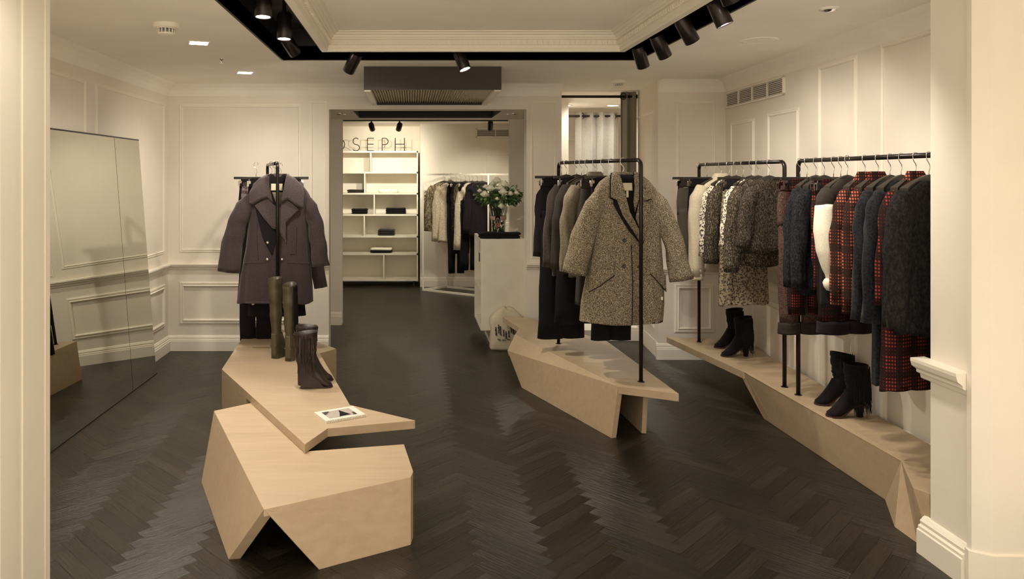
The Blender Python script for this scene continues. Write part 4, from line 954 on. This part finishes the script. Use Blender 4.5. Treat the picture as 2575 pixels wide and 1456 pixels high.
# ------------------------------------------------------------------ boots
m_lea = plain('olive_leather', (.085, .068, .038), .36, var=.25, scale=14, bmp=.5)
m_lea2 = plain('brown_leather', (.028, .016, .014), .45, var=.2, scale=14, bmp=.4)
m_sue = fabric('black_suede', (.009, .007, .008), sheen=.05)
m_sole = plain('sole_rubber', (.05, .018, .014), .6)
def boot(loc, rz, mat, label, fm=None, nf=80, hgt=.30, shaft=.052, top=.060, flen=.235, heel=.07, fringe=None, wedge=False, lean=0, group=None, seed=1):
    """toe points to local +x; ankle axis at x=0"""
    t = empty('boot', loc, rz, label, 'boot', group); n = 28; rings = []
    def ring_(c, u, v, ru, rv, nm=n): return [c+u*ru*math.cos(2*math.pi*k/nm)+v*rv*math.sin(2*math.pi*k/nm) for k in range(nm)]
    Xa, Ya, Za = Vector((1, 0, 0)), Vector((0, 1, 0)), Vector((0, 0, 1))
    m = 14; za = heel+.075
    for i in range(m+1):
        k = i/m; z = hgt+(za-hgt)*k; r = top+(shaft*.80-top)*(k**1.3); wr = .0025*math.sin(17*k+seed)*(1 if 0 < i < m else 0)+.002*math.sin(41*k+seed*2)
        c = Vector((lean*(1-k), 0, z)); tilt = .012*math.sin(seed) if i == 0 else 0
        rings.append([p+Vector((0, 0, tilt*math.cos(2*math.pi*j/n))) for j, p in enumerate(ring_(c, Xa, Ya, r+wr, r*.80+wr))])
    # turn into the foot
    fp = [(0.012, heel+.052, .056, .037, 35), (.040, heel*.80+.040, .054, .036, 58), (.085, heel*.45+.034, .040, .038, 74), (.125, heel*.12+.028, .030, .040, 84), (.155, .022, .021, .036, 90), (.18, .017, .015, .026, 92), (flen-.045, .012, .008, .010, 94)]
    for x, z, a, b_, ang in [(x_*.84 if x_ > .02 else x_, z_, a2, b2, g2_) for x_, z_, a2, b2, g2_ in fp]:
        an = R(ang); u = Vector((math.cos(an), 0, math.sin(an))); u = Vector((math.cos(R(ang)), 0, math.sin(R(ang))))
        # section plane: contains Y and direction u (rotates from X towards Z)
        rings.append(ring_(Vector((x, 0, z)), u, Ya, a, b_))
    mb = MB().loft([[p+(Vector((0, 0, 0))) for p in r_] for r_ in rings], False, True)
    # inner lining
    mb.loft([rings[0], [Vector((lean, 0, 0))*0+Vector((p.x*1, p.y*1, p.z)).lerp(Vector((lean, 0, p.z)), .08) for p in rings[0]], [Vector((p.x, p.y, p.z-.06)).lerp(Vector((lean, 0, p.z-.06)), .12) for p in rings[0]]])
    mb.build('upper', mat, t, smooth=True)
    # sole following the foot, and the heel
    so = []
    for x, z, wd in ((-.045, heel, .024), (0, heel, .030), (.04, heel*.78, .030), (.085, heel*.36, .036), (.125, .006, .040), (.16, .004, .036), (.185, .004, .026), (flen-.045+.006, .005, .008)):
        x = x*.84 if x > .02 else x
        so.append([Vector((x, -wd, z-.004)), Vector((x, wd, z-.004)), Vector((x, wd, z+.006)), Vector((x, -wd, z+.006))])
    MB().loft(so, True, True).build('sole', m_sole if not wedge else mat, t)
    if wedge:
        MB().loft([[Vector((x, -wd, 0)), Vector((x, wd, 0)), Vector((x, wd, z)), Vector((x, -wd, z))] for x, wd, z in ((-.028, .026, heel+.045), (0.01, .032, heel+.03), (.06, .033, heel*.62+.01), (.11, .036, .012), (.15, .036, .004))], True, True).build('wedge_heel', mat, t, bevel=.004)
        MB().loft([[Vector((x, -wd, heel*.2)), Vector((x, wd, heel*.2)), Vector((x, wd, heel+.09)), Vector((x, -wd, heel+.09))] for x, wd in ((-.046, .018), (-.01, .032))], True, True).build('heel_counter', mat, t, bevel=.01)
    else:
        MB().loft([ring_(Vector((-.022, 0, 0)), Xa, Ya, .017, .015), ring_(Vector((-.020, 0, heel*.6)), Xa, Ya, .020, .019), ring_(Vector((-.016, 0, heel+.03)), Xa, Ya, .034, .029)], True, True).build('heel', mat, t, smooth=True)
    if fringe:
        rd = random.Random(seed); fr = MB()
        for sd in fringe:
            for k in range(nf):
                u = rd.uniform(-.6, .9); z0 = hgt-rd.uniform(.005, .10); a_f = R(-90)+u if sd == 'L' else (R(90)+u if sd == 'R' else R(180)+u*1.4)
                rx, ry = top*1.04, top*.84; x0, y0 = lean+rx*math.cos(a_f), ry*math.sin(a_f)
                ln_ = rd.uniform(.12, .19) if hgt < .4 else rd.uniform(.15, .3); pts = []
                for j in range(5):
                    f = j/4; pts.append(Vector((x0*(1+.10*f)+rd.uniform(-.006, .006)*f, y0*(1+.14*f)+rd.uniform(-.004, .004)*f, z0-ln_*f)))
                fr.tube(pts, [.0022, .0022, .002, .0018, .001], 4)
        tag(fr.build('fringe', fm or mat, t), kind='stuff')
    return t
boot(on(2128, 1022, z4)+Vector((0, .045, 0)), R(184), m_sue, 'black fringed ankle boot, rear one of the pair nearest the right jamb', hgt=.30, top=.066, shaft=.060, fringe='RB', group=None, seed=2)
boot(on(2152, 1048, z4), R(180), m_sue, 'black fringed ankle boot, front one of the pair nearest the right jamb', hgt=.295, top=.066, shaft=.060, fringe='RB', seed=3)
boot(on(1858, 878, z4)+Vector((-.01, .06, 0)), R(186), m_sue, 'black fringed ankle boot, rear one of the pair under the patterned skirt', hgt=.30, top=.066, shaft=.060, fringe='RB', seed=4)
boot(on(1868, 896, z4), R(181), m_sue, 'black fringed ankle boot, front one of the pair under the patterned skirt', hgt=.29, top=.066, shaft=.060, fringe='RB', seed=5)
boot(on(772, 965, z2)+Vector((-.01, .07, 0)), R(4), m_lea2, 'dark brown wedge boot, rear one of the fringed pair beside the booklet', hgt=.345, top=.068, shaft=.070, heel=.085, wedge=True, fringe='L', seed=6)
boot(on(768, 975, z2), R(8), m_lea2, 'dark brown wedge boot, front one of the fringed pair beside the booklet', hgt=.335, top=.072, shaft=.072, heel=.085, wedge=True, fringe='L', seed=7)
boot(on(728, 908, z2)+Vector((.0, .02, 0)), R(78), m_lea, 'tall olive leather over-knee boot with fringe, right one of the pair', fm=m_sue, nf=170, hgt=.53, top=.060, shaft=.052, heel=.09, wedge=True, fringe='L', seed=8, lean=-.01)
boot(on(700, 903, z2)+Vector((-.02, .04, 0)), R(70), m_lea, 'tall olive leather over-knee boot, left one of the pair', hgt=.565, top=.060, shaft=.050, heel=.09, wedge=True, seed=9, lean=-.02)

# ------------------------------------------------------------------ spiral booklet on the long bench
A_, B_, C2, D_ = on(791, 1036, z2+.014), on(823, 1059, z2+.014), on(923, 1042, z2+.014), on(881, 1019, z2+.014)
ctr = (A_+B_+C2+D_)/4; ang = math.atan2((C2-B_).y, (C2-B_).x); Wb, Hb = (C2-B_).length, (B_-A_).length
t = empty('spiral_booklet', (ctr.x, ctr.y, z2+.0005), ang, 'white spiral-bound picture booklet lying on the point of the left bench', 'booklet')
MB().box(-Wb/2, Wb/2, -Hb/2, Hb/2, 0, .010).build('page_block', m_white, t); MB().box(-Wb/2, Wb/2, -Hb/2, Hb/2, .0105, .012).build('cover', m_white, t)
MB().box(-Wb*.36, Wb*.34, -Hb*.32, Hb*.34, .0121, .0126).build('cover_photograph', leopard('cover_print', (.42, .36, .33), (.05, .03, .04), 9, (.12, .08, .09)), t)
pb = MB().prism([(-Wb*.1, -Hb*.28, .0127), (.0, Hb*.02, .0127), (Wb*.06, Hb*.30, .0127), (Wb*.12, Hb*.05, .0127), (Wb*.2, -Hb*.25, .0127)], (0, 0, .0004)); pb.build('printed_figure', f_blk, t)
sp_ = MB(); 
for k in range(26):
    x = -Wb/2+.006+(Wb-.012)*k/25; sp_.tube([Vector((x, -Hb/2+.004+.0075*math.cos(a), .006+.0075*math.sin(a))) for a in [2*math.pi*j/10 for j in range(11)]], .0009, 5, False)
sp_.build('spiral_binding', m_chrome, t)

# ------------------------------------------------------------------ counter, sack, flowers
FYc = 7.03; cxl, cxr = (1209-CX)*FYc/FPX, (1319-CX)*FYc/FPX; czt, czb = EH-(601-CY)*FYc/FPX, .155
t = empty('display_counter', ((cxl+cxr)/2, 7.4, 0), 0, 'pale grey counter with side niches at the passage jamb, flowers on top', 'counter'); base = t.location.copy()
def cb(nm, x0, x1, y0, y1, a, b_, mat=m_grey): return MB().box(x0-base.x, x1-base.x, y0-base.y, y1-base.y, a, b_).build(nm, mat, t, bevel=.002)
YB = 7.75
cb('front_panel', cxl, cxr, FYc, FYc+.03, czb, czt); cb('worktop', cxl, cxr, FYc+.03, YB, czt-.025, czt); cb('base_panel', cxl, cxr, FYc+.03, YB, czb, czb+.025)
cb('back_panel', cxl, cxr, YB-.025, YB, czb+.025, czt-.025); cb('side_panel', cxr-.02, cxr, FYc+.03, YB-.025, czb+.025, czt-.025); cb('divider', cxl+.19, cxl+.21, FYc+.03, YB-.025, czb+.025, czt-.025)
cb('shelf', cxl, cxl+.19, FYc+.03, YB-.025, .52, .54); cb('plinth', cxl+.10, cxr-.01, FYc+.12, YB-.08, 0, czb)
def folded(loc, rz, w_, d_, layers, mat, label, cat='folded clothes', th=.018, seed=1, kind='folded_garment', cut=None):
    t = empty(kind, loc, rz, label, cat); rd = random.Random(seed)
    for k in range(layers):
        mm = mat[k % len(mat)] if isinstance(mat, (list, tuple)) else mat; z = k*th; sx_, sy_ = w_/2*rd.uniform(.93, 1), d_/2*rd.uniform(.93, 1); rings = []
        for a, hgt_ in ((.90, 0), (1.0, .25), (1.02, .5), (1.0, .78), (.90, 1.0)):
            r_ = []
            for j in range(32):
                th_ = 2*math.pi*j/32; c_, s_ = math.cos(th_), math.sin(th_); e = .35
                r_.append(Vector((math.copysign(abs(c_)**e, c_)*sx_*a, math.copysign(abs(s_)**e, s_)*sy_*a, z+th*hgt_+.004*math.sin(3*th_+seed+k)*(k+hgt_)/layers)))
            rings.append(r_)
        MB().loft(rings, True, True).build('folded_layer', mm, t, smooth=True)
    return t
folded((cxl+.085, 7.20, .541), 0, .14, .16, 2, f_blk, 'dark folded garment on the middle side niche of the counter', seed=61)
folded((cxl+.085, 7.20, czb+.026), 0, .14, .18, 3, f_blk, 'dark folded garment at the bottom side niche of the counter', seed=62)
t = empty('swing_tag', (cxl-.004, 7.12, czt-.03), 0, 'small black tag hanging on a string at the side of the counter', 'tag')
MB().box(-.003, .0, -.04, .04, -.19, -.11).build('card', m_black, t); MB().tube([(-.002, 0, -.11), (0, 0, 0)], .001, 5).build('string', m_black, t)
folded((.835, 7.13, czt+.001), R(2), .40, .17, 2, f_blk, 'black folded trousers lying along the counter top under the vase', cat='trousers', th=.028, seed=63, kind='folded_trousers')
# printed sack
f_sack = plain('canvas_sack', (.56, .49, .36), .9, var=.12, scale=9, bmp=.5)
t = empty('printed_sack', (.885, 6.97, 0), R(3), 'pale crumpled sack with small dark figures printed on it at the foot of the counter', 'sack')
rings = []
for z, a, b_ in ((0.0, .150, .070), (.02, .156, .078), (.10, .152, .080), (.18, .155, .080), (.24, .158, .076), (.28, .150, .068), (.32, .118, .050), (.355, .082, .034), (.375, .05, .02), (.378, .015, .008)):
    rings.append([Vector((math.copysign(abs(math.cos(th))**.6, math.cos(th))*a+.008*math.sin(3*th+z*30), math.copysign(abs(math.sin(th))**.6, math.sin(th))*b_+.006*math.sin(5*th+z*40), z+(0.014*math.sin(2*th+1) if z > .2 else 0))) for th in [2*math.pi*k/36 for k in range(36)]])
MB().loft(rings, True, True).build('sack_body', f_sack, t, smooth=True)
ink = plain('print_ink', (.05, .035, .03), .8); rd = random.Random(5); fg = MB()
for k in range(9):
    x0, z0 = -.115+k*.024+rd.uniform(-.004, .004), .13+.02*math.sin(k*1.3)+rd.uniform(-.01, .02); y0 = -.088
    hh = rd.uniform(.055, .08)
    fg.prism([(x0-.004, y0, z0), (x0-.001, y0, z0+hh*.5), (x0-.007, y0, z0+hh*.55), (x0-.005, y0, z0+hh*.85), (x0+.001, y0, z0+hh*.85), (x0+.005, y0, z0+hh*.8), (x0+.004, y0, z0+hh*.5), (x0+.008, y0, z0), (x0+.004, y0, z0), (x0+.001, y0, z0+hh*.42), (x0-.001, y0, z0)], (0, .012, 0))
    fg.prism([(x0-.001+.005*math.cos(a), y0, z0+hh*.95+.006*math.sin(a)) for a in [math.pi*2*j/8 for j in range(8)]], (0, .012, 0))
for k in range(5): x0 = -.10+k*.045; fg.prism([(x0, -.089, .105-.01*(k % 2)), (x0+.03, -.089, .100), (x0+.03, -.089, .103), (x0, -.089, .109-.01*(k % 2))], (0, .012, 0))
fg.build('printed_figures', ink, t)

# vase and bouquet
vz = czt+.001; vx, vy = (1253-CX)*7.45/FPX, 7.45
t = empty('glass_vase', (vx, vy, vz), 0, 'clear flared glass vase holding the white bouquet on the counter', 'vase')
MB().lathe([(.001, 0), (.062, 0), (.066, .01), (.070, .12), (.078, .20), (.095, .29), (.091, .29), (.073, .20), (.064, .12), (.060, .015), (.001, .012)], n=40).build('bowl', m_glass, t, smooth=True, sharp=50)
MB().lathe([(.069, .155), (.079, .16), (.082, .19), (.076, .195)], n=32).build('ribbon_band', plain('blush_ribbon', (.50, .33, .25), .6), t, smooth=True)
m_leaf = plain('leaf_green', (.055, .12, .03), .55, var=.5, scale=20); m_leaf2 = plain('leaf_pale', (.16, .22, .09), .6, var=.3, scale=20); m_stem = plain('stem_green', (.06, .10, .03), .6)
m_rose = plain('white_rose', (.80, .77, .62), .7, var=.08, scale=30)
t = empty('flower_bouquet', (vx, vy, vz+.02), 0, 'round bouquet of white roses and green leaves in the glass vase', 'flowers')
rd = random.Random(3); st = MB()
for k in range(26):
    a = rd.uniform(0, 6.28); r0 = rd.uniform(0, .045); r1 = rd.uniform(.02, .06); st.tube([(r0*math.cos(a+2), r0*math.sin(a+2), .0), (r1*.3*math.cos(a), r1*.3*math.sin(a), .14), (r1*1.6*math.cos(a), r1*1.6*math.sin(a), .33)], .003, 5)
st.build('stems', m_stem, t)
def leaf(mb, p, d, ln, wd, rd):
    d = d.normalized(); s_ = d.cross(Vector((rd.uniform(-1, 1), rd.uniform(-1, 1), 1))).normalized(); u = s_.cross(d)
    pts = [p, p+d*ln*.3+s_*wd*.5-u*wd*.1, p+d*ln*.65+s_*wd*.42, p+d*ln-u*ln*.15, p+d*ln*.65-s_*wd*.42, p+d*ln*.3-s_*wd*.5-u*wd*.1, p+d*ln*.5+u*wd*.15]
    mb.add(pts, [(0, 1, 6), (1, 2, 6), (2, 3, 6), (3, 4, 6), (4, 5, 6), (5, 0, 6)])
lv1, lv2 = MB(), MB(); cc = Vector((0, 0, .40))
for k in range(620):
    th, ph = rd.uniform(0, 6.28), math.acos(rd.uniform(-.75, .75)); dv = Vector((math.sin(ph)*math.cos(th), math.sin(ph)*math.sin(th), math.cos(ph)))
    r_ = rd.uniform(.55, 1.0); p = cc+Vector((dv.x*.225*r_, dv.y*.18*r_, dv.z*.115*r_-.015)); dd = dv+Vector((rd.uniform(-.6, .6), rd.uniform(-.6, .6), rd.uniform(-.9, .3)))
    leaf(lv1 if rd.random() < .72 else lv2, p, dd, rd.uniform(.03, .06), rd.uniform(.02, .036), rd)
for k in range(60):  # leaves under water
    a = rd.uniform(0, 6.28); leaf(lv1, Vector((.045*math.cos(a), .045*math.sin(a), rd.uniform(.0, .12))), Vector((math.cos(a)*.2, math.sin(a)*.2, rd.uniform(-1, 1))), .03, .02, rd)
tag(lv1.build('foliage', m_leaf, t), kind='stuff'); tag(lv2.build('pale_foliage', m_leaf2, t, ), kind='stuff')
def rose(c, r, n_):
    mb = MB(); rd2 = random.Random(n_)
    for k in range(14):
        lay = k/14; a0 = k*2.399; rr_ = r*(.25+.78*lay); wd = r*(.75+.35*lay); grid = []
        for i in range(5):
            v = i/4; row = []
            for j in range(5):
                u = (j/4-.5)*2; an = a0+u*(1.0); rad = rr_*(.35+.75*math.sin(v*math.pi*.62))*(1-.06*u*u); z = -r*.55+v*r*(1.45-.75*lay)-.12*r*u*u*v+.05*r*math.sin(5*u+k)
                row.append(c+Vector((rad*math.cos(an), rad*math.sin(an), z)))
            grid.append(row)
        vs_ = [p for row in grid for p in row]; mb.add(vs_, [(i*5+j, i*5+j+1, (i+1)*5+j+1, (i+1)*5+j) for i in range(4) for j in range(4)])
    mb.build('rose_bloom', m_rose, t, smooth=True)
for k, (px, py, r_, dy) in enumerate(((1250, 455, .036, -.06), (1268, 465, .040, -.09), (1233, 474, .038, -.13), (1258, 473, .034, -.13), (1219, 489, .036, -.14), (1265, 483, .036, -.17), (1221, 470, .024, -.09), (1290, 477, .028, -.09), (1298, 486, .026, -.12),
                                     (1278, 472, .028, -.03), (1240, 462, .028, -.03), (1284, 487, .024, -.15), (1262, 518, .034, -.10), (1206, 480, .02, -.1), (1250, 500, .018, -.19))):
    p = at(px, py, vy+dy); rose(p-t.location, r_*1.3, k)
# flute of rose wine
fx, fy = (1251-CX)*7.09/FPX, 7.075
t = empty('champagne_flute', (fx, fy, czt+.0), 0, 'small stemmed flute of pink wine standing before the vase on the counter', 'glass')
MB().lathe([(.001, .0), (.032, .001), (.030, .004), (.006, .010), (.004, .03), (.004, .075), (.014, .095), (.024, .12), (.028, .155), (.024, .21), (.022, .21), (.026, .155), (.022, .122), (.012, .10), (.001, .09)], n=28).build('glass', m_glass, t, smooth=True)
MB().lathe([(.001, .096), (.010, .101), (.019, .122), (.0235, .150), (.001, .150)], n=24).build('wine', m_pink, t, smooth=True)

# ------------------------------------------------------------------ fitting room curtains
m_cur = fabric('grey_curtain', (.40, .38, .33), rough=.9, var=.06, weave=60); m_curd = fabric('taupe_curtain', (.27, .235, .19), rough=.9, var=.06, weave=60)
def curtain(name, x0, x1, Y, zt, zb, mat, label, waves, amp, rod=(0, 0), seed=1, rings_px=()):
    t = empty(name, ((x0+x1)/2, Y, zb), 0, label, 'curtain'); nx, nz = int(waves*14), 26; V, Fc = [], []
    for j in range(nz+1):
        v = j/nz; z = zt+(zb-zt)*v
        for i in range(nx+1):
            u = i/nx; ph = u*waves*2*math.pi+seed; am = amp*(1+.25*math.sin(3*u*waves+seed)); sw = .012*math.sin(2.5*v+4*u+seed)
            V.append((x0+(x1-x0)*u-(x0+x1)/2+.35*amp*math.sin(2*ph)*.6+sw*.5, am*math.sin(ph)+sw, z-zb))
    for j in range(nz):
        for i in range(nx): a = j*(nx+1)+i; Fc.append((a, a+1, a+nx+2, a+nx+1))
    o = MB().add(V, Fc).build('cloth', mat, t, smooth=True); so = o.modifiers.new('solid', 'SOLIDIFY'); so.thickness = .004
    return t
def eyelet(t, x, y, z, rz=0, r=.030):
    rg_ = [Vector((0, (r+.006*math.cos(b))*math.cos(a), (r+.006*math.cos(b))*math.sin(a)))+Vector((.006*math.sin(b), 0, 0)) for a in [0] for b in [0]]
    mb = MB(); ringsE = []
    for k in range(17):
        a = 2*math.pi*k/16; ringsE.append([Vector((.005*math.sin(b), (r+.005*math.cos(b))*math.cos(a), (r+.005*math.cos(b))*math.sin(a))) for b in [2*math.pi*q_/8 for q_ in range(8)]])
    mb.loft(ringsE); o = mb.build('eyelet', m_steel, t, smooth=True); o.location = (x, y, z); o.rotation_euler = (0, 0, rz)
Yc = 9.2; fx0, fx1 = (1448-CX)*Yc/FPX, (1557-CX)*Yc/FPX; zr1 = EH+(CY-292)*Yc/FPX
c1 = curtain('fitting_curtain', fx0, fx1, Yc, EH+(CY-282)*Yc/FPX, .14, m_cur, 'pale grey eyelet curtain at the back of the fitting area', 4, .032, seed=2)
for px in (1463, 1508, 1543): eyelet(c1, (px-CX)*Yc/FPX-c1.location.x, 0, zr1-.14, R(50), .036)
Yd = 7.42; gx0, gx1 = (1560-CX)*Yd/FPX, (1600-CX)*Yd/FPX; zr2 = EH+(CY-243)*Yd/FPX
c2 = curtain('fitting_curtain', gx0, gx1, Yd, EH+(CY-231)*Yd/FPX, .16, m_curd, 'taupe eyelet curtain drawn to the right at the fitting area entrance', 2, .035, seed=.5)
eyelet(c2, (1566-CX)*Yd/FPX-c2.location.x, -.02, zr2-.16, R(60), .030)
t = empty('curtain_rod', (1.8, Yc, zr1), 0, 'black curtain rod at the back of the fitting area', 'curtain rod')
MB().tube([(-.416+.0, 0, 0), (1.29, 0, 0)], .014, 12).build('rod', m_rod, t, smooth=True)
MB().lathe([(.025, 0), (.025, .004)], n=16, caps=True).build('wall_mount', m_rod, t)
t.children[-1].rotation_euler = (0, R(90), 0); t.children[-1].location = (1.292, 0, 0)
t = empty('curtain_rod', (1.8, Yd, zr2), 0, 'black curtain rod across the entrance of the fitting area', 'curtain rod')
MB().tube([(-.416, 0, 0), (.435, 0, 0)], .014, 12).build('rod', m_rod, t, smooth=True)
MB().lathe([(.022, 0), (.022, .004)], n=16, caps=True).build('wall_mount', m_rod, t); t.children[-1].rotation_euler = (0, R(90), 0); t.children[-1].location = (.432, 0, 0)

# ------------------------------------------------------------------ far room: shelving, letters, white rack
SYf = 10.95; sxl, sxr = -1.38, (1051-CX)*SYf/FPX
def szz(py): return EH-(py-CY)*SYf/FPX
t = empty('shelving_unit', ((sxl+sxr)/2, SYf, 0), 0, 'white shelving unit with offset dividers in the far room niche', 'shelves'); base = t.location.copy()
def sb(nm, x0, x1, y0, y1, a, b_, m=m_white): return MB().box(x0-base.x, x1-base.x, y0-base.y, y1-base.y, a, b_).build(nm, m, t)
ys = [380, 432.5, 485.5, 539, 593.5, 637.5, 703]; th_ = .022; D0, D1 = SYf, SYf+.36
for py in ys: z = szz(py); sb('shelf', sxl, sxr, D0, D1, z-th_, z+.002)
sb('side_panel', sxl, sxl+.022, D0, D1, szz(703), szz(380)); sb('side_panel', sxr-.018, sxr, D0, D1, szz(703), szz(380)); sb('back_panel', sxl, sxr, D1, D1+.01, szz(703), szz(380), m_trim)
for (i, pxs) in ((0, (932, 838)), (1, (917, 820)), (2, (941, 850)), (3, (916, 800)), (4, (850,)), (5, (965, 840))):
    for px in pxs:
        x = (px-CX)*SYf/FPX
        if sxl+.05 < x: sb('divider', x-.009, x+.009, D0+.002, D1, szz(ys[i+1])+.002, szz(ys[i])-th_)
for x in (sxl+.05, sxr-.06): sb('foot', x-.015, x+.015, D0+.03, D0+.06, 0, szz(703)-th_, m_black)
def shelfitem(px, row, w_px, layers, mat, label, th=.018, seed=1, d_=.24): 
    folded(((px-CX)*SYf/FPX, D0+.15, szz(ys[row+1])+.003), R(2*seed % 5-2), w_px*SYf/FPX, d_, layers, mat, label, th=th, seed=seed)
shelfitem(893, 1, 44, 2, f_char, 'flat dark folded knit on the second shelf row at the left', .022, 1)
shelfitem(976, 1, 52, 1, fabric('white_fur', (.86, .83, .74), var=.1, weave=50), 'fluffy white folded sweater on the second shelf row', .058, 2)
shelfitem(903, 2, 42, 3, f_blk, 'small pile of black folded clothes on the third shelf row at the left', .024, 3)
shelfitem(995, 2, 54, 3, f_blk, 'black folded garment with pale button on the third shelf row at the right', .028, 4)
shelfitem(971, 3, 43, 3, fabric('dark_denim', (.020, .020, .016)), 'small stack of dark jeans on the fourth shelf row', .028, 5)
shelfitem(958, 4, 56, 2, [f_blk, f_white], 'black and white folded sweater on the fifth shelf row', .036, 6)
# letters standing on the unit
t = empty('shop_name_letters', ((930-CX)*SYf/FPX, SYf+.06, szz(380)+.002), 0, 'thin black freestanding capital letters in a row on top of the white shelving', 'sign'); base = t.location.copy(); LH = .195
def L(nm, strokes):
    mb = MB()
    for st_ in strokes: mb.tube([Vector((x, 0, z)) for x, z in st_], .006, 8)
    mb.build(nm, m_black, t)
def lx(px): return (px-CX)*(SYf+.06)/FPX-base.x
def arc(cx_, cz_, rx_, rz_, a0, a1, n_=20): return [(cx_+rx_*math.cos(R(a0+(a1-a0)*k/n_)), cz_+rz_*math.sin(R(a0+(a1-a0)*k/n_))) for k in range(n_+1)]
e = .006
L('letter_j', [[(lx(822), LH), (lx(822), .05)]+arc(lx(822)-.045, .05, .045, .045, 0, -170)])
L('letter_o', [arc(lx(850), LH/2, .098, LH/2-e, 0, 360, 36)])
S0 = lx(895); L('letter_s', [arc(S0, LH*.745, .042, LH*.245, 35, 270, 16)+arc(S0, LH*.26, .052, LH*.235, 88, -145, 18)[1:]])
E0 = lx(924); L('letter_e', [[(E0, e), (E0, LH-e)], [(E0, LH-e), (E0+.095, LH-e)], [(E0, LH*.52), (E0+.09, LH*.52)], [(E0, e), (E0+.095, e)]])
P0 = lx(961); L('letter_p', [[(P0, 0), (P0, LH-e)], [(P0, LH-e), (P0+.04, LH-e)]+arc(P0+.04, LH*.73, .048, LH*.24, 90, -90, 14)+[(P0, LH*.49)]])
H0 = lx(994); L('letter_h', [[(H0, 0), (H0, LH)], [(H0+.135, 0), (H0+.135, LH)], [(H0, LH*.52), (H0+.135, LH*.52)]])
# white box rack
A3, C3, B3 = Vector((.162, 10.52, 0)), Vector((1.015, 9.895, 0)), Vector((.508, 10.80, 0)); D3 = B3+C3-A3
t = empty('box_rack', (A3+D3)/2, 0, 'white box-frame clothes rack standing in the far room', 'clothes rack'); base = t.location.copy(); zt = 1.635
for a, b_, nm in ((A3, B3, 'floor_bar'), (A3, C3, 'floor_bar'), (B3, D3, 'floor_bar'), (C3, D3, 'floor_bar')): MB().bar(a-base+Vector((0, 0, .014)), b_-base+Vector((0, 0, .014)), .026, .026).build(nm, m_white, t)
for a, b_ in ((A3, B3), (A3, C3), (B3, D3), (C3, D3)): MB().bar(a-base+Vector((0, 0, zt)), b_-base+Vector((0, 0, zt)), .022, .022).build('top_bar', m_white, t)
for p in (A3, B3, C3, D3): MB().bar(p-base, p-base+Vector((0, 0, zt)), .022, .022, up=(1, 0, 0)).build('upright', m_white, t)
RB = ((A3+B3)/2, (C3+D3)/2); 
MB().tube([RB[0]-base+Vector((0, 0, zt)), RB[1]-base+Vector((0, 0, zt))], .010, 10).build('rail', m_white, t, smooth=True)
def gb(px):
    a, b_ = RB; k = (px-CX)/FPX; dx, dy = b_.x-a.x, b_.y-a.y; s = (k*a.y-a.x)/(dx-k*dy); return Vector((a.x+dx*s, a.y+dy*s, zt))
def fur(name, c1, c2): 
    m = fabric(name, c1, var=.5, weave=22, sheen=.2); return m
f_fur = tweed('grey_brown_fur', (.10, .075, .045), (.45, .38, .26), 26, (.38, .62), (.24, .19, .12))
def add_fur(parent, c, rx, rz, n_, mat, seed, ry=.06):
    rd2 = random.Random(seed); mb = MB()
    for k in range(n_):
        th = rd2.uniform(0, 6.28); z = rd2.uniform(-1, 1); p = Vector((rx*math.cos(th), ry*math.sin(th), z*rz)); d = Vector((math.cos(th)*.8, math.sin(th), -1.1)).normalized()*rd2.uniform(.03, .055)
        s_ = Vector((-math.sin(th), math.cos(th), 0))*.006; mb.add([c+p-s_, c+p+s_, c+p+d], [(0, 1, 2)])
    tag(mb.build('fur_pile', mat, parent), kind='stuff')
RZB = math.atan2((C3-A3).y, (C3-A3).x)+math.pi/2-R(60)
top = top_garment('fur_jacket', gb(1117), RZB, f_fur, 'brown fur jacket at the left end of the white rack in the far room', 'jacket', w=.17, length=.72, sl=.62, seed=71, sr=.075, depth=.05, short='brown fur jacket', flare=.0)
add_fur(top, Vector((-.20, 0, -.50)), .085, .28, 900, f_fur, 1, .08)
top_garment('cream_shirt', gb(1134), RZB, fabric('cream_silk', (.62, .54, .40), weave=90), 'cream long-sleeved shirt beside the brown fur jacket in the far room', 'shirt', w=.17, length=.95, sl=.76, seed=72, depth=.04, short='cream shirt beside the fur jacket')
trousers(gb(1147), RZB+R(20), f_blk, 'long black trousers left of centre on the white rack', w=.13, length=1.38, seed=73, short='long black trousers in the far room', lw=.05)
trousers(gb(1158), RZB+R(20), f_blk2, 'dark leggings beside the fur waistcoat on the white rack', w=.14, length=1.10, seed=74, short='dark leggings', lw=.05)
vest = top_garment('fur_waistcoat', gb(1170), RZB, f_fur, 'grey brown fur waistcoat in the middle of the white rack', 'waistcoat', w=.16, length=.76, sl=.4, seed=75, sleeves=(0, 0), depth=.05, short='fur waistcoat', flare=0.0)
add_fur(vest, Vector((0, 0, -.45)), .17, .30, 1400, f_fur, 2, .06)
trousers(gb(1180), RZB+R(20), f_blk, 'black cropped trousers behind the fur waistcoat', w=.15, length=1.32, seed=76, short='black cropped trousers in the far room', lw=.06)
top_garment('cream_blouse', gb(1188), RZB, fabric('cream_linen', (.60, .53, .41), weave=90), 'pale cream blouse right of the fur waistcoat with hanging cuffs', 'blouse', w=.15, length=.80, sl=.86, seed=77, depth=.035, short='pale cream blouse')
top_garment('sleeveless_garment', gb(1200), RZB, f_blk, 'short black top partly hidden by the bouquet', 'top', w=.16, length=.58, sl=.3, seed=78, sleeves=(0, 0), depth=.03, short='short black top')
top_garment('black_cardigan', gb(1212), RZB, f_blk2, 'black cardigan behind the bouquet on the white rack', 'cardigan', w=.16, length=.85, sl=.62, seed=79, depth=.03, short='black cardigan behind the bouquet')
